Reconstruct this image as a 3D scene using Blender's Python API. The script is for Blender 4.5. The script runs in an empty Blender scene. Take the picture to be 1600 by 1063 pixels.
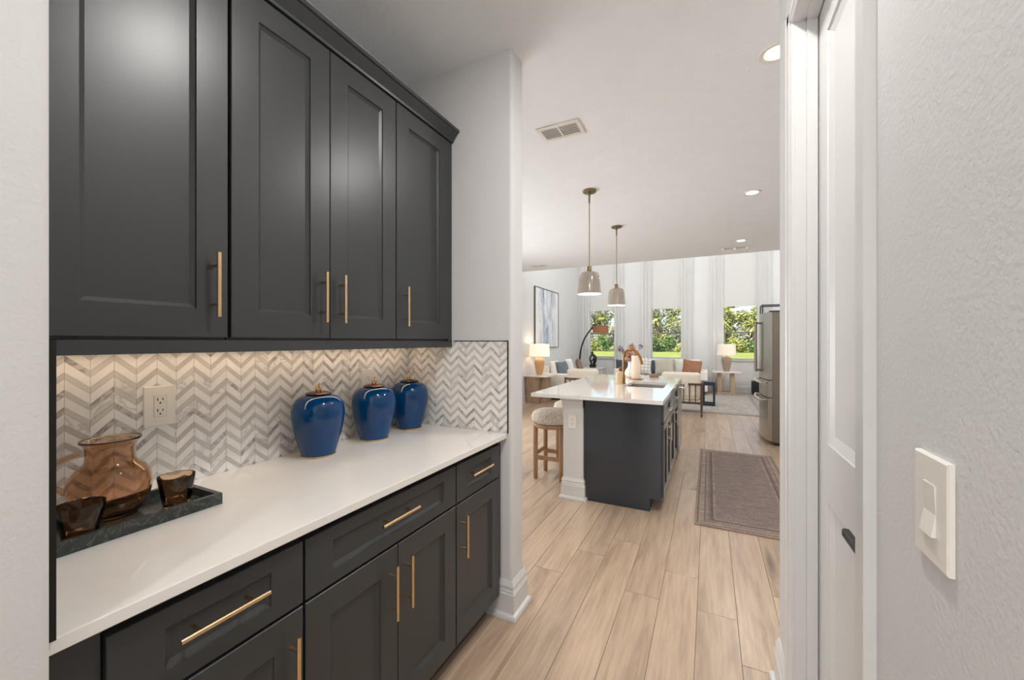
import bpy, bmesh, math, random
from mathutils import Vector, Matrix, noise
random.seed(7)
PI = math.pi
SC = bpy.context.scene
COL = SC.collection
R = math.radians

# ------------------------------------------------------------------ camera, sky, sun, large lights, exposure
cam_d = bpy.data.cameras.new('camera'); cam = bpy.data.objects.new('camera', cam_d); COL.objects.link(cam)
cam.location = (0, 0, 1.375); cam.rotation_euler = (R(90), 0, math.atan(308/622))
cam_d.sensor_width = 36; cam_d.lens = 622/1600*36; cam_d.shift_y = 2.5/1600; cam_d.clip_start = .02; cam_d.clip_end = 500
SC.camera = cam
SC.view_settings.view_transform = 'Standard'; SC.view_settings.look = 'None'
SC.view_settings.gamma = 1; SC.view_settings.use_curve_mapping = False
SC.view_settings.exposure = 0.02
SC.cycles.max_bounces = 14; SC.cycles.diffuse_bounces = 6; SC.cycles.transparent_max_bounces = 24
SC.cycles.sample_clamp_indirect = 6

w = bpy.data.worlds.new('sky'); SC.world = w; w.use_nodes = True
wn = w.node_tree.nodes; wl = w.node_tree.links
sky = wn.new('ShaderNodeTexSky'); sky.sky_type = 'NISHITA'; sky.sun_disc = False
sky.sun_elevation = R(48); sky.sun_rotation = R(200); sky.air_density = 1.0; sky.dust_density = 1.2
wl.new(sky.outputs[0], wn['Background'].inputs[0]); wn['Background'].inputs[1].default_value = .22

def lamp(name, typ, loc, rot, energy, color=(1, 1, 1), size=None, size_y=None, parent=None, **k):
    d = bpy.data.lights.new(name, typ); d.energy = energy; d.color = color
    if typ == 'AREA':
        d.shape = 'RECTANGLE' if size_y else 'DISK'; d.size = size
        if size_y: d.size_y = size_y
    elif size is not None and typ in ('POINT', 'SPOT'): d.shadow_soft_size = size
    for a, b in k.items(): setattr(d, a, b)
    o = bpy.data.objects.new(name, d); COL.objects.link(o)
    o.location = loc; o.rotation_euler = rot
    if parent: o.parent = parent
    return o
lamp('sun', 'SUN', (0, -10, 20), (R(42), 0, R(-20)), 6, (1, .95, .86), angle=R(.6))
DAY = (.96, .98, 1); WARM = (1, .87, .72)
# added daylight-tinted fills: living room side and header, dinette side, behind the camera
lamp('living_room_side_fill', 'AREA', (3.85, 9.9, 2.3), (0, R(90), 0), 75, DAY, 4.2, 4.0)  # added side fill, the wall behind it is solid
lamp('living_room_high_fill', 'AREA', (-.8, 7.75, 4.5), (R(75), 0, 0), 170, DAY, 6.0, 1.6)  # added fill above the header, aimed at the far wall; no window there
lamp('dinette_side_fill', 'AREA', (-3.68, 4.4, 1.15), (0, R(-90), 0), 95, DAY, 1.7, 3.8)  # added fill that lifts the kitchen and its ceiling, no opening built
lamp('dining_room_back_fill', 'AREA', (-1.6, -3.9, 1.5), (R(90), 0, 0), 75, DAY, 3.0, 2.2)  # added fill from the back of the room, in front of a closed wall

lamp('behind_camera_fill', 'POINT', (-.45, -1.7, 1.95), (0, 0, 0), 25, (1, .985, .965), .25)  # added frontal fill behind the camera, no fixture hangs there

# ------------------------------------------------------------------ helpers
def C(r, g, b, a=1):
    f = lambda v: (v/255/12.92) if v/255 <= .04045 else ((v/255+.055)/1.055)**2.4
    return (f(r), f(g), f(b), a)

class N:
    """small node-tree helper around one material"""
    def __init__(s, name):
        s.m = bpy.data.materials.new(name); s.m.use_nodes = True
        s.t = s.m.node_tree; s.p = s.t.nodes['Principled BSDF']; s.out = s.t.nodes['Material Output']
    def n(s, typ, **k):
        x = s.t.nodes.new('ShaderNode'+typ)
        for a, b in k.items():
            if hasattr(x, a): setattr(x, a, b)
            else: x.inputs[a.replace('_', ' ')].default_value = b
        return x
    def l(s, a, b): s.t.links.new(a, b)
    def set(s, **k):
        for a, b in k.items(): s.p.inputs[a.replace('_', ' ')].default_value = b
    def coord(s, scale=(1, 1, 1), rand=False, kind='Object'):
        tc = s.n('TexCoord'); mp = s.n('Mapping'); mp.inputs['Scale'].default_value = scale
        s.l(tc.outputs[kind], mp.inputs[0])
        if rand:
            oi = s.n('ObjectInfo'); mu = s.n('Math', operation='MULTIPLY'); mu.inputs[1].default_value = 97.0
            s.l(oi.outputs['Random'], mu.inputs[0]); s.l(mu.outputs[0], mp.inputs['Location'])
        return mp.outputs[0]
    def noise(s, vec, scale, detail=3, rough=.55, dist=0):
        x = s.n('TexNoise'); x.inputs['Scale'].default_value = scale; x.inputs['Detail'].default_value = detail
        x.inputs['Roughness'].default_value = rough; x.inputs['Distortion'].default_value = dist
        s.l(vec, x.inputs['Vector']); return x.outputs[0]
    def ramp(s, fac, stops):
        x = s.n('ValToRGB'); e = x.color_ramp.elements
        while len(e) < len(stops): e.new(.5)
        for el, (p, c) in zip(e, stops): el.position = p; el.color = c
        s.l(fac, x.inputs[0]); return x.outputs[0]
    def mix(s, fac, a, b, blend='MIX'):
        x = s.n('MixRGB'); x.blend_type = blend
        for i, v in ((0, fac), (1, a), (2, b)):
            if isinstance(v, (float, int)): x.inputs[i].default_value = v
            elif isinstance(v, tuple): x.inputs[i].default_value = v
            else: s.l(v, x.inputs[i])
        return x.outputs[0]
    def math(s, op, a, b=0.0):
        x = s.n('Math', operation=op)
        for i, v in ((0, a), (1, b)):
            if isinstance(v, (float, int)): x.inputs[i].default_value = v
            else: s.l(v, x.inputs[i])
        return x.outputs[0]
    def bump(s, h, strength, dist=.01):
        x = s.n('Bump'); x.inputs['Strength'].default_value = strength; x.inputs['Distance'].default_value = dist
        s.l(h, x.inputs['Height']); s.l(x.outputs[0], s.p.inputs['Normal'])

def simple(name, col, rough=.5, metal=0, var=.06, vscale=6, bump=0, bscale=80, bdist=.003, spec=.5, coat=0):
    """plain surface with a little procedural mottling and fine relief"""
    q = N(name); q.set(Roughness=rough, Metallic=metal); q.p.inputs['Specular IOR Level'].default_value = spec
    q.p.inputs['Coat Weight'].default_value = coat
    v = q.coord(); nz = q.noise(v, vscale)
    a = tuple(x*(1-var) for x in col[:3])+(1,); b = tuple(min(1, x*(1+var)) for x in col[:3])+(1,)
    q.l(q.ramp(nz, [(.3, a), (.7, b)]), q.p.inputs['Base Color'])
    if bump: q.bump(q.noise(v, bscale, 4), bump, bdist)
    return q.m

M = {}
M['wall'] = simple('wall_paint', C(204, 203, 202), .75, var=.012, bump=.38, bscale=130, bdist=.003)
M['wall_cool'] = simple('living_wall_paint', C(218, 217, 215), .75, var=.01, bump=.3, bscale=110, bdist=.003)
M['ceiling'] = simple('ceiling_knockdown', C(232, 234, 236), .85, var=.015, bump=.7, bscale=60, bdist=.006)
M['trim'] = simple('semi_gloss_trim', C(206, 205, 203), .32, var=.01)
M['cab'] = simple('charcoal_cabinet_paint', C(51, 53, 54), .33, var=.05, vscale=3, bump=.05, bscale=220, bdist=.001)
M['cab_in'] = simple('cabinet_gap', C(28, 28, 28), .6)
M['island'] = simple('island_cabinet_paint', C(49, 53, 59), .17, var=.04, vscale=3)
M['quartz'] = simple('white_quartz', C(226, 223, 218), .07, var=.012, vscale=14, coat=.3)
M['brass'] = simple('brushed_brass', C(222, 190, 148), .27, 1, var=.05, vscale=30)
M['brass_dark'] = simple('aged_brass', C(150, 112, 66), .3, 1, var=.1, vscale=30)
M['bronze'] = simple('satin_bronze', C(140, 124, 96), .35, 1, var=.08)
M['nickel'] = simple('polished_nickel', C(214, 205, 192), .18, 1)
M['black_metal'] = simple('black_metal', C(26, 26, 27), .45, var=.1)
M['black_trim'] = simple('black_edge_trim', C(30, 27, 25), .4, .4)
M['plastic'] = simple('white_plastic', C(226, 222, 214), .3, var=.008)
M['slot'] = simple('dark_slot', C(18, 17, 16), .7)
M['grout'] = simple('pale_grout', C(216, 212, 207), .85)
M['blue'] = simple('cobalt_glaze', C(2, 58, 106), .06, var=.3, vscale=5, spec=.45)
M['steel'] = simple('brushed_steel', C(176, 172, 166), .26, 1, var=.04, vscale=3)
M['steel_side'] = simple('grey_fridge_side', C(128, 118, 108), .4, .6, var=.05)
M['dark_steel'] = simple('dark_steel', C(112, 102, 94), .3, 1)
M['toe'] = simple('toe_kick', C(52, 46, 40), .6)
M['linen'] = simple('cream_linen', C(222, 211, 194), .9, var=.05, vscale=18, bump=.4, bscale=400, bdist=.002)
M['sofa'] = simple('pale_sofa_fabric', C(221, 216, 208), .92, var=.05, vscale=18, bump=.4, bscale=400, bdist=.002)
M['walnut'] = simple('dark_walnut', C(74, 50, 36), .45, var=.25, vscale=9)
M['white_ceramic'] = simple('white_ceramic', C(235, 232, 228), .25)
M['paper'] = simple('paper_roll', C(233, 214, 196), .9)
M['stone_top'] = simple('pale_stone_top', C(216, 208, 198), .35, var=.12, vscale=7)
M['greige'] = simple('greige_enamel', C(158, 149, 138), .16, var=.02, coat=.5)
M['speaker'] = simple('speaker_black', C(22, 22, 24), .6)
M['navy'] = simple('dark_blue_lacquer', C(28, 40, 56), .3, var=.15)
M['bronze_dark'] = simple('dark_bronze_statue', C(52, 50, 46), .4, .6, var=.3, vscale=12)
M['rust'] = simple('rust_shade', C(150, 96, 66), .8, var=.12, vscale=20)
M['roller'] = simple('roller_fabric', C(212, 210, 206), .9, var=.01, vscale=200)
M['bark'] = simple('bark', C(120, 104, 86), .9, var=.3, vscale=3, bump=.5, bscale=8, bdist=.05)
M['register'] = simple('white_register', C(226, 222, 215), .4)
M['soap'] = simple('soap_ceramic', C(206, 178, 142), .35, var=.1)
M['canvas_frame'] = simple('silver_frame', C(110, 106, 100), .35, .7)

def mat_wood(name, stops, scale, rough=.4, rand=False, tone=.16, bump=.12):
    q = N(name); q.set(Roughness=rough)
    v = q.coord(scale, rand); n1 = q.noise(v, 1.0, 6, .62, .9)
    col = q.ramp(n1, stops)
    v2 = q.coord((scale[0]*7, scale[1]*(3 if scale[1] < 3 else 7), scale[2]*(3 if scale[2] < 4 else 7)), rand); n2 = q.noise(v2, 1.0, 4, .6)
    kn = q.n('TexVoronoi'); kn.inputs['Scale'].default_value = .55; q.l(v, kn.inputs['Vector'])
    col = q.mix(q.ramp(kn.outputs['Distance'], [(.03, (.75, .75, .75, 1)), (.16, (0, 0, 0, 1))]), col, tuple(x*.5 for x in stops[0][1][:3])+(1,))
    col = q.mix(.32, col, q.ramp(n2, [(.35, (.45, .42, .4, 1)), (.6, (1, 1, 1, 1))]), 'MULTIPLY')
    if rand:
        oi = q.n('ObjectInfo'); val = q.n('HueSaturation')
        q.l(q.math('ADD', q.math('MULTIPLY', oi.outputs['Random'], tone), 1-tone/2), val.inputs['Value'])
        q.l(col, val.inputs['Color']); col = val.outputs[0]
    q.l(col, q.p.inputs['Base Color']); q.bump(n2, bump, .001)
    return q.m
OAK = [(.22, C(142, 119, 99)), (.42, C(176, 153, 131)), (.6, C(190, 167, 144)), (.8, C(161, 138, 117))]
M['plank'] = mat_wood('oak_plank', OAK, (9, 1.1, 9), .3, True)
M['floor_under'] = mat_wood('oak_floor_base', [(p, tuple(x*.45 for x in c[:3])+(1,)) for p, c in OAK], (9, 1.1, 9), .5)
M['oak'] = mat_wood('stool_oak', [(.3, C(138, 104, 72)), (.7, C(172, 136, 100))], (22, 22, 3), .5)
M['table_oak'] = mat_wood('end_table_oak', [(.3, C(150, 124, 98)), (.7, C(184, 158, 130))], (16, 16, 2), .5)
M['lamp_clay'] = simple('tan_ceramic', C(204, 160, 116), .6, var=.1, vscale=16, bump=.4, bscale=60)
M['mid_grey'] = simple('register_shadow_grey', C(120, 117, 112), .7)
M['sash_backlit'] = simple('backlit_sash_rail', C(120, 118, 118), .5)  # rail's grey paints in its backlit shade and the screens
M['lid'] = simple('dark_bronze_lid', C(92, 60, 40), .25, 1, var=.1)
M['lamp_clay_grey'] = simple('taupe_ceramic', C(150, 130, 112), .6, var=.1, vscale=16, bump=.4, bscale=60)

def mat_emit(name, col, strength):
    q = N(name); q.set(Base_Color=col, Emission_Color=col, Emission_Strength=strength, Roughness=.6); return q.m
M['lens'] = mat_emit('downlight_lens', (1, .95, .86, 1), 9)
M['bulb'] = mat_emit('warm_bulb', (1, .78, .5, 1), 9)
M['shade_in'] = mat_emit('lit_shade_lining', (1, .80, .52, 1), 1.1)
M['led'] = mat_emit('warm_led', (1, .72, .45, 1), 2.5)

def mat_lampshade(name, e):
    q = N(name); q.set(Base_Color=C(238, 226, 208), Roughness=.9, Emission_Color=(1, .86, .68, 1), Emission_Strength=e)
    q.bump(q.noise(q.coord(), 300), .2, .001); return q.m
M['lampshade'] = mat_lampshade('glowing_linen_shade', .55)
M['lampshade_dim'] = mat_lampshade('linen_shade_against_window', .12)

def mat_glass(name, tint=(.98, .99, 1, 1)):
    q = N(name); tr = q.n('BsdfTransparent'); gl = q.n('BsdfGlossy'); fr = q.n('Fresnel'); mx = q.n('MixShader')
    tr.inputs[0].default_value = tint; gl.inputs['Roughness'].default_value = .02; fr.inputs[0].default_value = 1.3
    q.l(fr.outputs[0], mx.inputs[0]); q.l(tr.outputs[0], mx.inputs[1]); q.l(gl.outputs[0], mx.inputs[2])
    q.l(mx.outputs[0], q.out.inputs[0]); return q.m
M['pane'] = mat_glass('window_glass')

def mat_amber():
    q = N('amber_glass'); q.set(Roughness=.02, IOR=1.46)
    q.p.inputs['Transmission Weight'].default_value = 1
    q.l(q.ramp(q.noise(q.coord(), 4), [(.3, (.73, .52, .365, 1)), (.7, (.77, .56, .40, 1))]), q.p.inputs['Base Color'])
    return q.m
M['amber'] = mat_amber()

def mat_curtain():
    q = N('white_sheer'); tl = q.n('BsdfTranslucent'); mx = q.n('MixShader'); mx.inputs[0].default_value = .12
    q.set(Base_Color=C(250, 249, 247), Roughness=.95); tl.inputs[0].default_value = C(240, 238, 234)
    q.bump(q.noise(q.coord(), 250), .1, .001)
    q.l(q.p.outputs[0], mx.inputs[1]); q.l(tl.outputs[0], mx.inputs[2]); q.l(mx.outputs[0], q.out.inputs[0]); return q.m
M['curtain'] = mat_curtain()

def mat_tile(name, a, b, vein, island):
    q = N(name); q.set(Roughness=.3)
    if island:
        g = q.n('NewGeometry'); rnd = g.outputs['Random Per Island']; v = q.coord()
    else:
        oi = q.n('ObjectInfo'); rnd = oi.outputs['Random']; v = q.coord((1, 1, 1), True)
    base = q.ramp(rnd, [(0, a), (1, b)])
    n1 = q.noise(v, 16, 3, .5, 1.2)
    vv = q.ramp(n1, [(.42, (1, 1, 1, 1)), (.5, vein), (.58, (1, 1, 1, 1))])
    # only some of the pieces carry a dark vein
    sel = q.math('GREATER_THAN', q.math('FRACT', q.math('MULTIPLY', rnd, 17.31)), .78)
    col = q.mix(q.math('MULTIPLY', sel, .8), base, q.mix(1.0, base, vv, 'MULTIPLY'))
    q.l(q.mix(.25, col, q.mix(1.0, col, q.ramp(q.noise(v, 30, 3), [(.3, (.82, .82, .82, 1)), (.7, (1, 1, 1, 1))]), 'MULTIPLY')), q.p.inputs['Base Color'])
    return q.m
for isl in (0, 1):
    M['tile_white%d' % isl] = mat_tile('white_marble_%d' % isl, C(238, 236, 233), C(229, 227, 224), (.62, .62, .63, 1), isl)
    M['tile_grey%d' % isl] = mat_tile('grey_marble_%d' % isl, C(188, 184, 180), C(206, 203, 199), (.35, .35, .37, 1), isl)

def mat_tray():
    q = N('green_black_marble'); q.set(Roughness=.22)
    v = q.coord(); n1 = q.noise(v, 16, 6, .65, 2.5)
    col = q.ramp(q.noise(v, 26, 4), [(.3, C(34, 38, 36)), (.7, C(54, 61, 57))])
    col = q.mix(q.ramp(n1, [(.485, (0, 0, 0, 1)), (.5, (.3, .3, .3, 1)), (.512, (0, 0, 0, 1))]), col, C(170, 175, 168))
    q.l(col, q.p.inputs['Base Color']); return q.m
M['tray'] = mat_tray()

def mat_rug(name, w_, l_, base, line, field, freq):
    q = N(name); q.set(Roughness=.98); q.p.inputs['Specular IOR Level'].default_value = .1
    tc = q.n('TexCoord'); sp = q.n('SeparateXYZ'); q.l(tc.outputs['Object'], sp.inputs[0])
    ax = q.math('SUBTRACT', w_/2, q.math('ABSOLUTE', sp.outputs[0])); ay = q.math('SUBTRACT', l_/2, q.math('ABSOLUTE', sp.outputs[1]))
    d = q.math('MINIMUM', ax, ay)                                  # distance from the edge
    bands = q.ramp(q.math('MULTIPLY', d, 3.2), [(0, base), (.035, base), (.06, line), (.09, base), (.2, base), (.22, line), (.25, base), (.4, line), (.43, base), (.5, field), (1, field)])
    v = q.coord(); 
    vo = q.n('TexVoronoi'); vo.inputs['Scale'].default_value = freq; q.l(v, vo.inputs['Vector'])
    mot = q.ramp(vo.outputs['Distance'], [(.1, (.42, .4, .4, 1)), (.3, (1, 1, 1, 1)), (.6, (.8, .76, .74, 1))])
    col = q.mix(.85, bands, mot, 'MULTIPLY')
    worn = q.noise(q.coord((2.2, 9, 1)), 2.4, 6, .75)
    col = q.mix(q.ramp(worn, [(.42, (0, 0, 0, 1)), (.7, (.8, .8, .8, 1))]), col, line)
    th = q.noise(v, 260, 2)
    col = q.mix(.35, col, q.ramp(th, [(.35, (.6, .6, .6, 1)), (.65, (1, 1, 1, 1))]), 'MULTIPLY')
    q.l(col, q.p.inputs['Base Color']); q.bump(th, .6, .004); return q.m
M['rug'] = mat_rug('faded_runner', .77, 2.32, C(180, 164, 152), C(112, 100, 98), C(156, 142, 136), 24)
M['rug_big'] = mat_rug('faded_grey_rug', 3.8, 3.1, C(184, 178, 170), C(140, 136, 134), C(192, 186, 176), 6)

def mat_boucle():
    q = N('shaggy_boucle'); q.set(Roughness=1); v = q.coord((1, 1, .35))
    n1 = q.noise(v, 70, 6, .75)
    q.l(q.ramp(n1, [(.3, C(126, 112, 96)), (.48, C(196, 184, 168)), (.7, C(232, 224, 212))]), q.p.inputs['Base Color'])
    q.bump(n1, .9, .012); return q.m
M['boucle'] = mat_boucle()

def mat_plaid(name, base, line, k=7.0):
    q = N(name); q.set(Roughness=.95); v = q.coord()
    col = base
    for dr in ('X', 'Z'):
        x = q.n('TexWave'); x.bands_direction = dr; x.inputs['Scale'].default_value = k/2; x.inputs['Distortion'].default_value = .3
        q.l(v, x.inputs['Vector'])
        col = q.mix(q.ramp(x.outputs[0], [(.86, (0, 0, 0, 1)), (.93, (.75, .75, .75, 1))]), col, line)
    q.l(col, q.p.inputs['Base Color']); q.bump(q.noise(v, 300), .4, .002); return q.m
M['plaid'] = mat_plaid('pale_plaid', C(222, 217, 208), C(150, 150, 150))
M['plaid_tan'] = mat_plaid('tan_check', C(196, 188, 170), C(150, 146, 140), 14)
M['stripe_grey'] = mat_plaid('cream_dotted', C(222, 216, 206), C(178, 172, 164), 16)
M['p_blue'] = simple('slate_blue_velvet', C(104, 116, 122), .9, var=.12, vscale=10)
M['p_navy'] = simple('navy_fabric', C(64, 72, 84), .9, var=.12)
M['p_brown'] = simple('rust_brown_leather', C(150, 102, 72), .7, var=.15, vscale=10)
M['p_mauve'] = simple('brown_taupe_velvet', C(140, 116, 104), .9, var=.12, vscale=10)
M['p_white'] = simple('white_linen', C(232, 228, 222), .95, var=.03)
M['bloom'] = simple('dusty_rose_bloom', C(182, 138, 124), .9, var=.3, vscale=40)
M['bloom_dark'] = simple('grey_plum_bloom', C(134, 120, 122), .9, var=.3, vscale=40)
M['stem'] = simple('dry_stem', C(124, 100, 74), .9)

def mat_leaf(name, a, b, c):
    q = N(name); q.set(Roughness=.6); g = q.n('NewGeometry')
    q.l(q.ramp(g.outputs['Random Per Island'], [(0, a), (.5, b), (1, c)]), q.p.inputs['Base Color']); return q.m
M['leaf_a'] = mat_leaf('leaf_yellow_green', C(120, 128, 62), C(176, 178, 98), C(216, 208, 138))
M['leaf_b'] = mat_leaf('leaf_grey_green', C(84, 92, 74), C(158, 160, 132), C(212, 206, 182))
M['leaf_c'] = mat_leaf('leaf_dark_green', C(52, 80, 44), C(100, 134, 72), C(156, 176, 104))
M['lawn'] = simple('lawn', C(168, 176, 84), .95, var=.2, vscale=.4, bump=.5, bscale=20, bdist=.05)

def mat_art():
    q = N('abstract_canvas'); q.set(Roughness=.8)
    v = q.coord((1, 1.3, .35)); n1 = q.noise(v, 2.6, 6, .68, 1.2); n2 = q.noise(q.coord((1, 2.2, .5)), 2.2, 5, .7, 1.5)
    tc = q.n('TexCoord'); sp = q.n('SeparateXYZ'); q.l(tc.outputs['Object'], sp.inputs[0])
    edge = q.math('MULTIPLY', q.math('SUBTRACT', .72, q.math('ABSOLUTE', sp.outputs[1])), 2.2)
    col = q.mix(q.ramp(n1, [(.42, (0, 0, 0, 1)), (.6, (1, 1, 1, 1))]), C(226, 228, 230), C(164, 176, 194))
    col = q.mix(q.ramp(n2, [(.56, (0, 0, 0, 1)), (.64, (1, 1, 1, 1))]), col, C(84, 86, 94))
    q.l(q.mix(edge, C(232, 231, 229), col), q.p.inputs['Base Color']); return q.m
M['art'] = mat_art()

# ---- geometry helpers
def NB(): return bmesh.new()
def obj(name, bm, mat, parent=None, smooth=None, kind=None, label=None):
    """link a bmesh as ONE mesh object; its coordinates are world ones (or local ones while the root sits at the origin)"""
    root = parent
    while root is not None and root.parent is not None: root = root.parent
    if root is not None: bmesh.ops.translate(bm, verts=bm.verts, vec=-root.location)
    bmesh.ops.recalc_face_normals(bm, faces=bm.faces)
    if smooth:
        for f in bm.faces: f.smooth = True
        for e in bm.edges:
            if len(e.link_faces) == 2 and e.calc_face_angle(0) > R(smooth): e.smooth = False
    me = bpy.data.meshes.new(name); bm.to_mesh(me); bm.free()
    if mat is not None: me.materials.append(M[mat] if isinstance(mat, str) else mat)
    o = bpy.data.objects.new(name, me); COL.objects.link(o)
    if parent: o.parent = parent
    if kind: o['kind'] = kind
    if label: o['label'] = label
    return o
def tag(o, label, cat, group=None):
    o['label'] = label; o['category'] = cat
    if group: o['group'] = group
    return o
def thing(name, label, cat, loc=(0, 0, 0), group=None):
    o = bpy.data.objects.new(name, None); o.empty_display_size = .05; COL.objects.link(o); o.location = loc
    return tag(o, label, cat, group)
def solo(name, bm, mat, label, cat, loc=None, smooth=None, group=None):
    """a thing that is one mesh; its origin is put at loc"""
    if loc is not None: bmesh.ops.translate(bm, verts=bm.verts, vec=-Vector(loc))
    o = obj(name, bm, mat, None, smooth)
    if loc is not None: o.location = loc
    return tag(o, label, cat, group)
def struct(name, bm, mat, parent=None, smooth=None, label=None):
    o = obj(name, bm, mat, parent, smooth)
    if not parent: o['kind'] = 'structure'
    if label: o['label'] = label
    return o
def dup(root, loc, rotz, label=None, group=None):
    r = root.copy(); COL.objects.link(r); r.location = loc; r.rotation_euler = (0, 0, rotz)
    if label: r['label'] = label
    if group: r['group'] = group
    for ch in list(root.children):
        c_ = ch.copy(); COL.objects.link(c_); c_.parent = r
        for g in ch.children:
            d = g.copy(); COL.objects.link(d); d.parent = c_
    return r
def box(bm, a, b, bev=0, seg=1):
    a, b = Vector([min(p, q) for p, q in zip(a, b)]), Vector([max(p, q) for p, q in zip(a, b)])
    vs = [bm.verts.new((x, y, z)) for x in (a.x, b.x) for y in (a.y, b.y) for z in (a.z, b.z)]
    fs = [bm.faces.new([vs[i] for i in q]) for q in ((0, 1, 3, 2), (4, 6, 7, 5), (0, 4, 5, 1), (2, 3, 7, 6), (0, 2, 6, 4), (1, 5, 7, 3))]
    if bev:
        es = {e for f in fs for e in f.edges}
        bmesh.ops.bevel(bm, geom=list(es), offset=bev, segments=seg, profile=.5, affect='EDGES')
    return bm
def lathe(bm, prof, seg=32, center=(0, 0, 0), close=True):
    rings = []
    cx, cy, cz = center
    for r, z in prof:
        if r < 1e-6: rings.append([bm.verts.new((cx, cy, cz+z))])
        else: rings.append([bm.verts.new((cx+r*math.cos(2*PI*k/seg), cy+r*math.sin(2*PI*k/seg), cz+z)) for k in range(seg)])
    for A, B in zip(rings, rings[1:]):
        for k in range(seg):
            j = (k+1) % seg
            if len(A) == 1 and len(B) == 1: continue
            if len(A) == 1: bm.faces.new((A[0], B[k], B[j]))
            elif len(B) == 1: bm.faces.new((A[k], A[j], B[0]))
            else: bm.faces.new((A[k], A[j], B[j], B[k]))
    return bm
def tube(bm, pts, rad, seg=10, caps=True, flat=None):
    pts = [Vector(p) for p in pts]; n = len(pts)
    if not isinstance(rad, (list, tuple)): rad = [rad]*n
    rings = []; up = Vector((0, 0, 1))
    for i, p in enumerate(pts):
        d = (pts[min(i+1, n-1)]-pts[max(i-1, 0)]).normalized()
        ref = up if abs(d.dot(up)) < .95 else Vector((1, 0, 0))
        if i: ref = prev
        a = (ref-d*ref.dot(d)).normalized(); b = d.cross(a); prev = a
        rings.append([bm.verts.new(p+(a*math.cos(2*PI*k/seg)+b*math.sin(2*PI*k/seg))*rad[i]) for k in range(seg)])
    for A, B in zip(rings, rings[1:]):
        for k in range(seg): bm.faces.new((A[k], A[(k+1) % seg], B[(k+1) % seg], B[k]))
    if caps: bm.faces.new(rings[0][::-1]); bm.faces.new(rings[-1])
    return bm
def prism(bm, poly, axis, a, b):
    """poly: 2-D points; axis: which coordinate is extruded from a to b"""
    def P(u, v, w): return {'x': (w, u, v), 'y': (u, w, v), 'z': (u, v, w)}[axis]
    A = [bm.verts.new(P(u, v, a)) for u, v in poly]; B = [bm.verts.new(P(u, v, b)) for u, v in poly]
    bm.faces.new(A); bm.faces.new(B[::-1])
    for i in range(len(poly)):
        j = (i+1) % len(poly); bm.faces.new((A[i], A[j], B[j], B[i]))
    return bm
def panel(bm, F, w_, h_, st, t=.02, dep=.012, slope=.012, cham=.0015, lip=.005, stt=None, stb=None):
    """recessed-panel door or drawer front; F maps (u along width, v up, n outward) to the world"""
    stt = st if stt is None else stt; stb = st if stb is None else stb
    def ring(i, n, l=0, r=0, tt=0, bb=0):
        return [bm.verts.new(F(u, v, n)) for u, v in ((i+l, i+bb), (w_-i-r, i+bb), (w_-i-r, h_-i-tt), (i+l, h_-i-tt))]
    rs = [ring(0, -t), ring(0, -cham), ring(cham, 0), ring(0, 0, st, st, stt, stb), ring(.0015, -lip, st, st, stt, stb), ring(slope, -dep, st, st, stt, stb)]
    bm.faces.new(rs[0][::-1])
    for A, B in zip(rs, rs[1:]):
        for k in range(4): bm.faces.new((A[k], A[(k+1) % 4], B[(k+1) % 4], B[k]))
    bm.faces.new(rs[-1]); return bm
def pull(bm, a, b, n, r=.0055, out=.032, post=.2):
    """bar pull between a and b, standing off along n"""
    a, b, n = Vector(a), Vector(b), Vector(n)
    tube(bm, [a+n*out, b+n*out], r, 12)
    for f in (post, 1-post):
        p = a.lerp(b, f); tube(bm, [p, p+n*(out-.001)], r*.8, 10)
    return bm
def pillow(w_, h_, d, n=14):
    bm = NB(); g = {}
    for sgn in (1, -1):
        for i in range(n+1):
            for j in range(n+1):
                if sgn < 0 and (i in (0, n) or j in (0, n)): g[sgn, i, j] = g[1, i, j]; continue
                u, v = 2*i/n-1, 2*j/n-1
                k = max(0, (1-u**4))*max(0, (1-v**4))
                pin = 1-.07*(1-abs(u)**2)*abs(v)**3 if True else 1
                x = u*w_/2*(1-.06*(1-v*v)*abs(u)**3); z = v*h_/2*(1-.06*(1-u*u)*abs(v)**3)
                y = sgn*d/2*k**.5 + .012*noise.noise(Vector((x*6, sgn*3, z*6)))*k
                g[sgn, i, j] = bm.verts.new((x, y, z))
        for i in range(n):
            for j in range(n):
                q = [g[sgn, i, j], g[sgn, i+1, j], g[sgn, i+1, j+1], g[sgn, i, j+1]]
                bm.faces.new(q if sgn > 0 else q[::-1])
    return bm

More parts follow.
